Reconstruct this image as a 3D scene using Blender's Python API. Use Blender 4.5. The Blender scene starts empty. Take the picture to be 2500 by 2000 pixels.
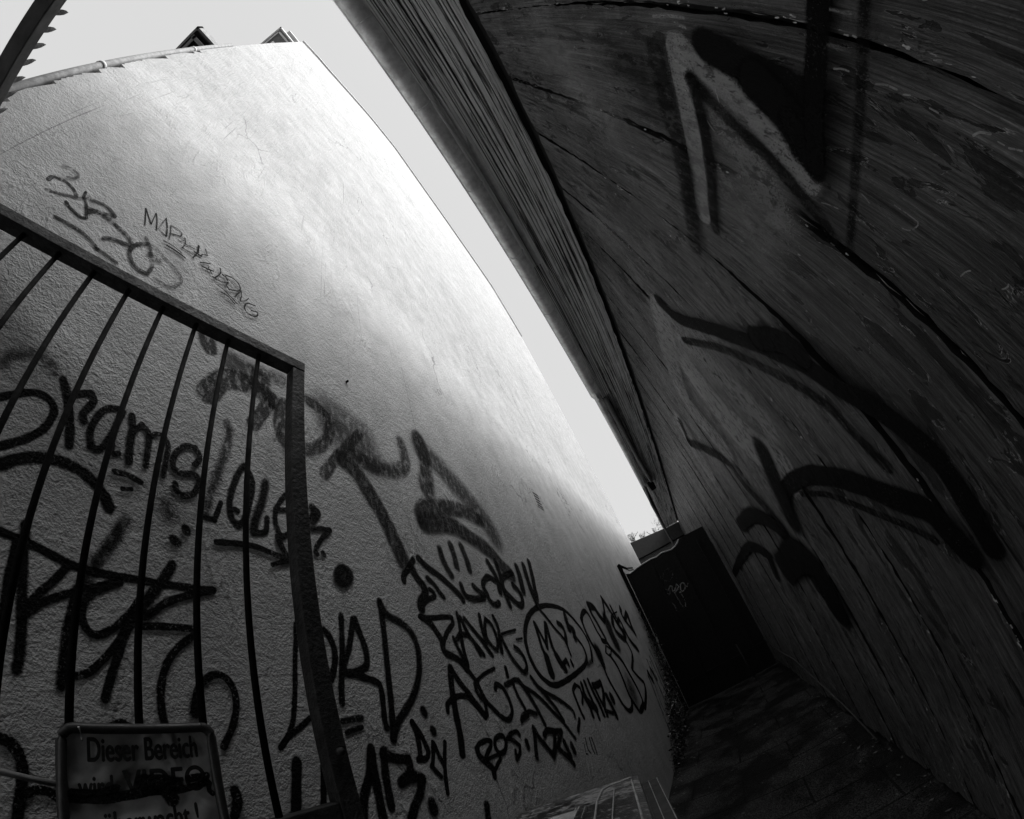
import bpy, bmesh, math, random
from mathutils import Vector, Matrix
scene = bpy.context.scene
H = 1.6
cam_data = bpy.data.cameras.new('camera')
cam = bpy.data.objects.new('camera', cam_data)
scene.collection.objects.link(cam)
scene.camera = cam
cam.matrix_world = Matrix(((0.84407897, 0.50812984, 0.17127392, 0.0),
                           (0.42232557, -0.4331547, -0.79625255, 0.0),
                           (-0.33041157, 0.74443339, -0.580213, H),
                           (0, 0, 0, 1)))
cam_data.type = 'PANO'
cam_data.panorama_type = 'FISHEYE_LENS_POLYNOMIAL'
cam_data.sensor_fit = 'HORIZONTAL'
cam_data.sensor_width = 25.0
cam_data.sensor_height = 20.0
cam_data.fisheye_fov = math.radians(200)
cam_data.fisheye_polynomial_k0 = 0.0
cam_data.fisheye_polynomial_k1 = -0.101888422
cam_data.fisheye_polynomial_k2 = 0.0
cam_data.fisheye_polynomial_k3 = 0.00005281297
cam_data.fisheye_polynomial_k4 = 0.0
cam_data.clip_start = 0.02
cam_data.clip_end = 500.0

# ---------------------------------------------------------------- world, sun, exposure
EXPOSURE = 2.7
world = bpy.data.worlds.new('World')
scene.world = world
world.use_nodes = True
wn = world.node_tree
wn.nodes.clear()
SUN_EL, SUN_AZ = math.radians(50.0), math.radians(82.0)      # azimuth from +Y towards +X
sky = wn.nodes.new('ShaderNodeTexSky')
sky.sky_type = 'NISHITA'
sky.sun_disc = False
sky.sun_elevation = SUN_EL
sky.sun_rotation = SUN_AZ
sky.air_density = 1.0
sky.dust_density = 4.0
bw = wn.nodes.new('ShaderNodeRGBToBW')                       # black and white film
mixw = wn.nodes.new('ShaderNodeMix'); mixw.data_type = 'FLOAT'
mixw.inputs[0].default_value = 0.97                          # overcast: the cloud evens the sky out
mixw.inputs[3].default_value = 1.09
bg = wn.nodes.new('ShaderNodeBackground')
bg.inputs['Strength'].default_value = 0.10
wo = wn.nodes.new('ShaderNodeOutputWorld')
wn.links.new(sky.outputs[0], bw.inputs[0])
wn.links.new(bw.outputs[0], mixw.inputs[2])
wn.links.new(mixw.outputs[0], bg.inputs['Color'])
wn.links.new(bg.outputs[0], wo.inputs['Surface'])
sun_data = bpy.data.lights.new('sun', 'SUN')
sun_data.energy = 0.91
sun_data.angle = math.radians(66.0)
sun_data.color = (1.0, 1.0, 1.0)
sun = bpy.data.objects.new('sun', sun_data)
scene.collection.objects.link(sun)
sd = Vector((math.sin(SUN_AZ)*math.cos(SUN_EL), math.cos(SUN_AZ)*math.cos(SUN_EL), math.sin(SUN_EL)))
sun.rotation_euler = sd.to_track_quat('Z', 'Y').to_euler()
sun.location = sd*30
scene.view_settings.view_transform = 'Standard'
scene.view_settings.look = 'None'
scene.view_settings.exposure = EXPOSURE
scene.view_settings.gamma = 1.0
scene.view_settings.use_curve_mapping = False
scene.cycles.transparent_max_bounces = 32
scene.cycles.max_bounces = 8
scene.cycles.diffuse_bounces = 1
scene.cycles.sample_clamp_indirect = 4.0

# ---------------------------------------------------------------- node helpers
class NB:
    """small wrapper for building a material's nodes"""
    def __init__(s, name):
        s.m = bpy.data.materials.new(name); s.m.use_nodes = True
        s.t = s.m.node_tree; s.t.nodes.clear()
        s.out = s.t.nodes.new('ShaderNodeOutputMaterial')
        s.geo = s.t.nodes.new('ShaderNodeNewGeometry')
        s.P = s.geo.outputs['Position']
    def n(s, t, **kw):
        x = s.t.nodes.new(t)
        for k, v in kw.items(): setattr(x, k, v)
        return x
    def put(s, sock, v):
        if isinstance(v, bpy.types.NodeSocket): s.t.links.new(v, sock)
        elif v is not None: sock.default_value = v
    def math(s, op, a, b=None, c=None, clamp=False):
        x = s.n('ShaderNodeMath', operation=op); x.use_clamp = clamp
        s.put(x.inputs[0], a); s.put(x.inputs[1], b)
        if c is not None: s.put(x.inputs[2], c)
        return x.outputs[0]
    def coord(s, scale=(1, 1, 1), rot=(0, 0, 0), loc=(0, 0, 0), src=None):
        x = s.n('ShaderNodeMapping'); s.put(x.inputs['Vector'], src or s.P)
        x.inputs['Scale'].default_value = scale; x.inputs['Rotation'].default_value = rot
        x.inputs['Location'].default_value = loc
        return x.outputs[0]
    def noise(s, vec, scale=1.0, detail=3.0, rough=0.55, dist=0.0):
        x = s.n('ShaderNodeTexNoise'); s.put(x.inputs['Vector'], vec)
        x.inputs['Scale'].default_value = scale; x.inputs['Detail'].default_value = detail
        x.inputs['Roughness'].default_value = rough; x.inputs['Distortion'].default_value = dist
        return x.outputs['Fac']
    def voro(s, vec, scale, feature='F1', rnd=1.0):
        x = s.n('ShaderNodeTexVoronoi', feature=feature); s.put(x.inputs['Vector'], vec)
        x.inputs['Scale'].default_value = scale; x.inputs['Randomness'].default_value = rnd
        return x.outputs['Distance']
    def ramp(s, v, a, b, lo=0.0, hi=1.0, smooth=True):
        x = s.n('ShaderNodeMapRange'); x.interpolation_type = 'SMOOTHSTEP' if smooth else 'LINEAR'
        s.put(x.inputs['Value'], v)
        for k, q in (('From Min', a), ('From Max', b), ('To Min', lo), ('To Max', hi)): s.put(x.inputs[k], q)
        return x.outputs[0]
    def n_sep_z(s):
        x = s.n('ShaderNodeSeparateXYZ'); s.put(x.inputs[0], s.P); return x.outputs[2]
    def attr(s, name):
        x = s.n('ShaderNodeAttribute'); x.attribute_name = name
        return x.outputs['Fac']
    def grey(s, v):
        x = s.n('ShaderNodeCombineColor')
        for i in range(3): s.put(x.inputs[i], v)
        return x.outputs[0]
    def bump(s, h, strength=1.0, dist=1.0):
        x = s.n('ShaderNodeBump'); x.inputs['Strength'].default_value = strength
        x.inputs['Distance'].default_value = dist; s.put(x.inputs['Height'], h)
        return x.outputs[0]
    def bsdf(s, col, rough=0.6, spec=0.5, metal=0.0, normal=None):
        x = s.n('ShaderNodeBsdfPrincipled')
        if isinstance(col, float): col = (col, col, col, 1)
        s.put(x.inputs['Base Color'], col); s.put(x.inputs['Roughness'], rough)
        x.inputs['Specular IOR Level'].default_value = spec; x.inputs['Metallic'].default_value = metal
        if normal: s.put(x.inputs['Normal'], normal)
        return x.outputs[0]
    def done(s, sh): s.t.links.new(sh, s.out.inputs['Surface']); return s.m

def plaster_height(b):
    P = b.P
    grain = b.noise(P, 170, 2, .6)
    lumps = b.noise(P, 34, 3, .6, .4)
    warp = b.noise(b.coord((1, 1.3, .30), (math.radians(-24), 0, 0)), 7.0, 4, .6, .5)
    ridge = b.math('ABSOLUTE', b.math('SUBTRACT', warp, .5))             # trowel ridges
    ridge = b.ramp(ridge, 0.0, 0.06, 1, 0)
    rmask = b.ramp(b.noise(b.coord((1, 1, .6), loc=(3, 1, 7)), 2.3, 3), .52, .68)
    weave = b.noise(b.coord((1, .9, 5.0), (math.radians(-18), 0, 0)), 9, 4, .65, .8)
    weave2 = b.noise(b.coord((1, 5.5, .8), (math.radians(8), 0, 0)), 8, 4, .65, .8)
    pock = b.ramp(b.voro(P, 26), .06, .14, 1, 0)
    pmask = b.ramp(b.noise(P, 5, 2), .55, .62)
    grain2 = b.noise(P, 95, 3, .65)
    hi = b.ramp(b.math('ADD', b.n_sep_z(), b.math('MULTIPLY', b.noise(P, .8, 2), 1.6)), 4.4, 6.2)   # the upper wall was rendered with a comb
    h = b.math('MULTIPLY', grain, .0022)
    h = b.math('MULTIPLY_ADD', grain2, .0042, h)
    h = b.math('MULTIPLY_ADD', lumps, .0060, h)
    h = b.math('MULTIPLY_ADD', b.math('MULTIPLY', ridge, rmask), .0045, h)
    h = b.math('MULTIPLY_ADD', weave, b.math('MULTIPLY_ADD', hi, .015, .0018), h)
    h = b.math('MULTIPLY_ADD', weave2, b.math('MULTIPLY_ADD', hi, .015, .0018), h)
    h = b.math('MULTIPLY_ADD', b.math('MULTIPLY', pock, pmask), .0022, h)
    return h

def plaster_tone(b):
    P = b.P
    big = b.noise(P, .7, 4, .6)
    blot = b.noise(b.coord((1, 1, 1), loc=(5, 5, 5)), 4.5, 5, .65)
    runs = b.noise(b.coord((1, 16, .55)), 2.2, 4, .7)
    runm = b.ramp(b.noise(b.coord((1, 1, .5), loc=(2, 9, 4)), 1.3, 2), .38, .55)
    run = b.math('MULTIPLY', b.ramp(runs, .60, .72), runm)
    cr = b.n('ShaderNodeTexNoise'); cr.inputs['Scale'].default_value = 3; cr.inputs['Detail'].default_value = 5
    b.put(cr.inputs['Vector'], P)
    vm = b.n('ShaderNodeVectorMath', operation='MULTIPLY_ADD')
    b.put(vm.inputs[0], cr.outputs['Color']); vm.inputs[1].default_value = (.35, .35, .35); b.put(vm.inputs[2], b.coord((1, 1, .5)))
    crack = b.ramp(b.voro(vm.outputs[0], 1.6, 'DISTANCE_TO_EDGE'), .002, .012, 1, 0)
    crack = b.math('MULTIPLY', crack, b.ramp(b.noise(b.coord(loc=(8, 8, 1)), .8, 2), .5, .6))
    v = b.ramp(big, .3, .7, .90, 1.06, False)
    v = b.math('MULTIPLY', v, b.ramp(blot, .3, .72, 1.08, .74, False))
    v = b.math('MULTIPLY', v, b.math('MULTIPLY_ADD', run, -.30, 1.0))
    v = b.math('MULTIPLY', v, b.math('MULTIPLY_ADD', crack, -.5, 1.0))
    hair = b.ramp(b.noise(b.coord((1, 30, .35), loc=(0, 3, 3)), 2.0, 3, .6), .655, .68)
    hm = b.math('MULTIPLY', hair, b.ramp(b.noise(b.coord((1, 1, .7), loc=(7, 2, 2)), 1.1, 1), .50, .56))
    v = b.math('MULTIPLY', v, b.math('MULTIPLY_ADD', hm, -.42, 1.0))
    spk = b.math('MULTIPLY', b.ramp(b.voro(P, 42), .05, .09, 1, 0), b.ramp(b.noise(P, 7, 1), .56, .60))
    v = b.math('MULTIPLY_ADD', spk, .5, v)
    return v

def mat_plaster(name, base):
    b = NB(name)
    return b.done(b.bsdf(b.grey(b.math('MULTIPLY', plaster_tone(b), base)), .72, .35, 0, b.bump(plaster_height(b))))

def mat_paint(name, base, height, rough=.5, tone=None):
    """spray paint lying on a surface: soft, speckled edges from the ribbon's cov / soft / op attributes"""
    b = NB(name)
    cov, soft, op = b.attr('cov'), b.attr('soft'), b.attr('op')
    sp = b.noise(b.P, 240, 1, .5); br = b.noise(b.P, 55, 2, .6)
    c = b.math('ADD', cov, b.math('MULTIPLY', b.math('SUBTRACT', sp, .5), b.math('MULTIPLY', soft, .9)))
    c = b.math('ADD', c, b.math('MULTIPLY', b.math('SUBTRACT', br, .5), .10))
    a = b.ramp(c, 0.0, b.math('MAXIMUM', b.math('MULTIPLY', soft, 1.0), .06))
    worn = b.ramp(b.noise(b.coord((1, 1, .5)), 38, 4, .7), .38, .52, .35, 1.0)
    worn = b.math('MAXIMUM', worn, b.ramp(op, .7, .95))
    pin = b.ramp(b.noise(b.P, 150, 2, .6), .33, .42, .45, 1.0)                # pinholes where the mist missed the grit
    a = b.math('MULTIPLY', a, b.math('MAXIMUM', pin, b.ramp(b.noise(b.P, 3.5, 2), .42, .58)))
    a = b.math('MULTIPLY', b.math('MULTIPLY', a, op), worn, clamp=True)
    tr = b.n('ShaderNodeBsdfTransparent')
    mx = b.n('ShaderNodeMixShader')
    b.put(mx.inputs[0], a); b.put(mx.inputs[1], tr.outputs[0])
    b.put(mx.inputs[2], b.bsdf(float(base), rough, .08, 0, b.bump(height(b))))
    return b.done(mx.outputs[0])

def board_flakes(b):
    f1 = b.noise(b.coord((1, 2.2, .55)), 4.5, 6, .62, 1.2)
    f2 = b.noise(b.coord((1, 1.6, .8), loc=(4, 2, 9)), 11, 4, .6, .6)
    return f1, f2
def board_height(b):
    """weathered vertical boards, thick old paint: grain lines, blisters, flaked edges"""
    grain = b.noise(b.coord((1, 70, 1.3)), 2.0, 5, .75, .6)
    fine = b.noise(b.P, 120, 3, .65)
    lump = b.noise(b.coord((1, 1, .6)), 8, 4, .62, .8)
    f1, f2 = board_flakes(b)
    flake = b.ramp(f1, .572, .584); flake2 = b.ramp(f2, .645, .657)
    rid = b.ramp(b.math('ABSOLUTE', b.math('SUBTRACT', b.noise(b.coord((1, 3.5, .5), loc=(9, 0, 2)), 4, 4, .6, 1.5), .5)), 0, .03, 1, 0)
    rid = b.math('MULTIPLY', rid, b.ramp(b.noise(b.coord(loc=(2, 7, 5)), 1.7, 2), .5, .6))
    h = b.math('MULTIPLY', grain, .0200)
    h = b.math('MULTIPLY_ADD', fine, .0045, h)
    h = b.math('MULTIPLY_ADD', lump, .0480, h)
    h = b.math('MULTIPLY_ADD', flake, -.0160, h)
    h = b.math('MULTIPLY_ADD', flake2, -.0140, h)
    h = b.math('MULTIPLY_ADD', rid, .0180, h)
    return h

def mat_boards(name, base):
    b = NB(name)
    t = b.noise(b.coord((1, 30, 1.1)), 2, 4, .7)
    t2 = b.noise(b.P, 1.6, 3)
    t3 = b.noise(b.coord((1, 95, 2.2), loc=(3, 3, 3)), 2, 3, .8)
    kn = b.ramp(b.noise(b.coord((1, 9, .8), loc=(6, 1, 3)), 2.4, 4, .7, .8), .36, .44, .35, 1.0)      # long dark weathered streaks
    v = b.math('MULTIPLY', b.ramp(t, .3, .7, .45, 1.6, False), b.ramp(t2, .3, .7, .6, 1.45, False))
    v = b.math('MULTIPLY', b.math('MULTIPLY', v, kn), b.ramp(t3, .35, .65, .55, 1.5, False))
    f1, f2 = board_flakes(b)
    e1 = b.ramp(b.math('ABSOLUTE', b.math('SUBTRACT', f1, .573)), .0, .0075, 1, 0)      # pale wood on torn edges, brightened as painted-in highlights
    e2 = b.ramp(b.math('ABSOLUTE', b.math('SUBTRACT', f2, .646)), .0, .009, 1, 0)
    br = b.ramp(b.noise(b.P, 17, 2, .6), .50, .62)
    e = b.math('MULTIPLY', b.math('MAXIMUM', e1, e2), br)
    v = b.math('MULTIPLY', v, b.math('MULTIPLY_ADD', b.math('MAXIMUM', b.ramp(f1, .573, .582), b.ramp(f2, .646, .655)), -.72, 1.0))  # flaked hollows: old dark wood, with recess shade painted in
    v = b.math('MULTIPLY', b.math('MULTIPLY_ADD', e, 4.0, v), base)
    r = b.ramp(b.noise(b.P, 14, 3), .35, .7, .34, .60, False)
    return b.done(b.bsdf(b.grey(v), r, .22, 0, b.bump(board_height(b))))

def mat_soffit(name, base):
    b = NB(name)
    g = b.noise(b.coord((26, .7, 1)), 2.4, 5, .72, .5)
    crack = b.ramp(b.noise(b.coord((17, .22, 1), loc=(1, 0, 0)), 3.2, 5, .72, .3), .41, .45)
    t = b.noise(b.P, 5, 4, .65)
    v = b.math('MULTIPLY', b.ramp(g, .25, .6, .6, 1.04, False), b.ramp(t, .3, .6, .85, 1.02, False))
    v = b.math('MULTIPLY', v, b.ramp(crack, 0, 1, .06, 1, False))
    h = b.math('MULTIPLY', g, .010); h = b.math('MULTIPLY_ADD', crack, .010, h)
    h = b.math('MULTIPLY_ADD', b.noise(b.P, 120, 2), .001, h)
    return b.done(b.bsdf(b.grey(b.math('MULTIPLY', v, base)), .75, .3, 0, b.bump(h)))

def mat_metal(name, base, rough=.45, metal=.0, dirt=.5, bump=.001, spec=.5):
    b = NB(name)
    t = b.noise(b.P, 22, 5, .7); u = b.noise(b.P, 4, 3)
    v = b.math('MULTIPLY', b.ramp(t, .3, .72, 1+dirt*.5, 1-dirt, False), b.ramp(u, .3, .7, 1.15, .85, False))
    return b.done(b.bsdf(b.grey(b.math('MULTIPLY', v, base)), b.ramp(t, .3, .7, rough, min(1, rough+.25), False), spec, metal,
                         b.bump(b.math('MULTIPLY', b.noise(b.P, 90, 3), bump))))

def mat_plain(name, base, rough=.7, spec=.4):
    b = NB(name)
    v = b.math('MULTIPLY', b.ramp(b.noise(b.P, 12, 4, .6), .3, .7, .8, 1.2, False), base)
    return b.done(b.bsdf(b.grey(v), rough, spec, 0, b.bump(b.math('MULTIPLY', b.noise(b.P, 60, 3), .002))))

M = {}
M['plaster'] = mat_plaster('plaster', .49)
M['plaster_body'] = mat_plain('plaster_body', .4)
M['spray_black'] = mat_paint('spray_black', .004, plaster_height, .75)
M['spray_on_boards'] = mat_paint('spray_on_boards', .002, board_height, .75)
M['spray_pale'] = mat_paint('spray_pale', .50, board_height, .45)
M['spray_white'] = mat_paint('spray_white', .25, lambda b: b.math('MULTIPLY', b.noise(b.P, 30), .001), .45)
M['boards'] = mat_boards('painted_boards', .105)
M['boards_inner'] = mat_plain('boards_inner', .012)
M['soffit'] = mat_soffit('soffit_boards', .92)
M['soffit_pale'] = mat_plain('soffit_underlayer', .8)
M['zinc'] = mat_metal('zinc', .55, .5, .1, .3)
M['dark_metal'] = mat_metal('dark_steel', .006, .7, .0, .5, .001, .06)
M['worn_metal'] = mat_metal('worn_steel', .026, .5, .0, .8, .003, .3)
M['grey_metal'] = mat_metal('grey_steel', .13, .5, .0, .3)
M['gutter'] = mat_metal('gutter_zinc', .72, .34, .9, .25)
M['filler'] = mat_metal('crumbled_filler', .22, .6, 0, .8)
M['flake'] = mat_metal('lifted_paint', .36, .5, 0, .9)
M['shaded_edge'] = mat_plain('joint_shade', .006, .9, .1)  # unpainted board edges, blackened so the joint shade is in the colour
M['lintel'] = mat_metal('lintel_steel', .085, .5, .0, .3, .001, .2)
M['cord'] = mat_plain('cable_sheath', .03)
M['chrome'] = mat_metal('sign_tube', .025, .35, .3, .5)

# ---------------------------------------------------------------- mesh helpers
def link(o, parent=None):
    scene.collection.objects.link(o)
    if parent: o.parent = parent
    return o
def obj(name, bm, mat, parent=None, smooth=False):
    me = bpy.data.meshes.new(name)
    bm.normal_update(); bm.to_mesh(me); bm.free()
    me.materials.append(mat)
    if smooth:
        for p in me.polygons: p.use_smooth = True
    return link(bpy.data.objects.new(name, me), parent)
def thing(name, label, cat, loc=(0, 0, 0), group=None):
    o = bpy.data.objects.new(name, None); o.empty_display_size = .2; o.location = loc
    link(o); o['label'] = label; o['category'] = cat
    if group: o['group'] = group
    return o
def tag(o, label, cat, group=None):
    o['label'] = label; o['category'] = cat
    if group: o['group'] = group
    return o
def keep(o, parent):
    """parent without moving: the meshes are made in world coordinates, things stand at their base"""
    o.parent = parent; o.matrix_parent_inverse = Matrix.Translation(parent.location).inverted(); return o
def part(name, bm, mat, root, smooth=False, label=None):
    o = obj(name, bm, mat, None, smooth)
    if root.type == 'EMPTY': keep(o, root)
    else: o.parent = root
    if label: o['label'] = label
    return o
def sub(name, bm, mat, par, smooth=False):
    o = obj(name, bm, mat, None, smooth); o.parent = par; return o
def box(bm, a, b, bev=0.0, rot=None, at=None):
    """box between two corners (world), z measured from the ground"""
    vs = [bm.verts.new(((a, b)[i][0], (a, b)[j][1], (a, b)[k][2])) for i in (0, 1) for j in (0, 1) for k in (0, 1)]
    f = [(0, 1, 3, 2), (4, 6, 7, 5), (0, 4, 5, 1), (2, 3, 7, 6), (0, 2, 6, 4), (1, 5, 7, 3)]
    fs = [bm.faces.new([vs[i] for i in q]) for q in f]
    if bev:
        r = bmesh.ops.bevel(bm, geom=list({e for q in fs for e in q.edges}), offset=bev, segments=2, affect='EDGES', profile=.5)
        vs = list({v for v in r['verts']} | {v for v in vs if v.is_valid})
    if rot is not None:
        bmesh.ops.rotate(bm, verts=[v for v in vs if v.is_valid], cent=at or (0, 0, 0), matrix=rot)
    return vs
def tube(bm, pts, r, n=10, cap=True, rs=None):
    pts = [Vector(p) for p in pts]; rings = []
    up = Vector((0, 0, 1))
    for i, p in enumerate(pts):
        d = (pts[min(i+1, len(pts)-1)]-pts[max(i-1, 0)]).normalized()
        a = d.cross(up if abs(d.z) < .95 else Vector((1, 0, 0))).normalized(); c = d.cross(a)
        rr = rs[i] if rs else r
        rings.append([bm.verts.new(p+(a*math.cos(t)+c*math.sin(t))*rr) for t in [2*math.pi*k/n for k in range(n)]])
    for a, c in zip(rings[:-1], rings[1:]):
        for k in range(n): bm.faces.new((a[k], a[(k+1) % n], c[(k+1) % n], c[k]))
    if cap: bm.faces.new(rings[0][::-1]); bm.faces.new(rings[-1])
def prism(bm, poly, axis, a, b):
    """polygon in the two other axes, extruded along an axis from a to b"""
    def mk(p, t): return {'x': (t, p[0], p[1]), 'y': (p[0], t, p[1]), 'z': (p[0], p[1], t)}[axis]
    A = [bm.verts.new(mk(p, a)) for p in poly]; B = [bm.verts.new(mk(p, b)) for p in poly]
    bm.faces.new(A); bm.faces.new(B[::-1]); n = len(poly)
    for i in range(n): bm.faces.new((A[i], B[i], B[(i+1) % n], A[(i+1) % n]))
    bmesh.ops.recalc_face_normals(bm, faces=bm.faces)

# ---------------------------------------------------------------- spray strokes as ribbons on a surface
def split_sharp(pts, lim=72):
    out = [[pts[0]]]
    for i in range(1, len(pts)):
        out[-1].append(pts[i])
        if i < len(pts)-1:
            a = Vector(pts[i])-Vector(pts[i-1]); c = Vector(pts[i+1])-Vector(pts[i])
            if a.length > 1e-6 and c.length > 1e-6 and math.degrees(a.angle(c)) > lim: out.append([pts[i]])
    return out
def smooth_line(pts, step):
    P = [Vector(p) for p in pts]
    if len(P) == 2: P = [P[0], (P[0]+P[1])/2, P[1]]
    Q = [P[0]*2-P[1]]+P+[P[-1]*2-P[-2]]; dense = []
    for i in range(1, len(Q)-2):
        for k in range(12):
            t = k/12; p0, p1, p2, p3 = Q[i-1], Q[i], Q[i+1], Q[i+2]
            dense.append(.5*((2*p1)+(-p0+p2)*t+(2*p0-5*p1+4*p2-p3)*t*t+(-p0+3*p1-3*p2+p3)*t**3))
    dense.append(P[-1])
    out = [dense[0]]; acc = 0
    for a, c in zip(dense[:-1], dense[1:]):
        acc += (c-a).length
        if acc >= step: out.append(c); acc = 0
    if (out[-1]-dense[-1]).length > 1e-5: out.append(dense[-1])
    return out
def ribbons(name, strokes, mat, root, to3d, label=None, lift=.0006):
    """strokes: (width mm, soft, op, [(u mm, v mm)...]); to3d(u, v, off) -> point"""
    verts, faces, cov, sof, ops = [], [], [], [], []
    U = (-1, -.66, -.33, 0, .33, .66, 1); idx = 0
    for w, soft, op, pts in strokes:
        w = w/1000; R = w/2*(1+.80*soft)
        pts = [(p[0]/1000, p[1]/1000) for p in pts]
        for pc in split_sharp(pts):
            line = smooth_line(pc, max(.006, w*.3)); n = len(line); rows = []
            if n < 2: continue
            t0 = (line[0]-line[1]).normalized(); t1 = (line[-1]-line[-2]).normalized()
            for s in (1, .93, .8, .6, .3): rows.append((line[0]+t0*s*R, -t0, s))
            for i, p in enumerate(line):
                d = (line[min(i+1, n-1)]-line[max(i-1, 0)]).normalized(); rows.append((p, d, 0))
            for s in (.3, .6, .8, .93, 1): rows.append((line[-1]+t1*s*R, t1, s))
            base = len(verts); off = lift+idx*.00022; idx += 1
            for ri, (p, d, s) in enumerate(rows):
                nn = Vector((-d.y, d.x)); h = R*math.sqrt(max(0.0, 1-s*s))
                wob = 1+.05*math.sin(ri*.9+idx*2.1)
                for u in U:
                    q = p+nn*u*h*wob
                    verts.append(to3d(q.x, q.y, off+.00020*ri/len(rows)))
                    cov.append(1-math.sqrt(s*s+u*u*(1-s*s))); sof.append(soft); ops.append(op)
            for r_ in range(len(rows)-1):
                for k in range(len(U)-1):
                    a = base+r_*len(U)+k
                    faces.append((a, a+1, a+1+len(U), a+len(U)))
    me = bpy.data.meshes.new(name); me.from_pydata(verts, [], faces)
    for nm, d in (('cov', cov), ('soft', sof), ('op', ops)):
        at = me.attributes.new(nm, 'FLOAT', 'POINT'); at.data.foreach_set('value', d)
    me.materials.append(mat)
    o = link(bpy.data.objects.new(name, me))
    if root.type == 'EMPTY': keep(o, root)
    else: o.parent = root
    if label: o['label'] = label
    return o

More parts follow.
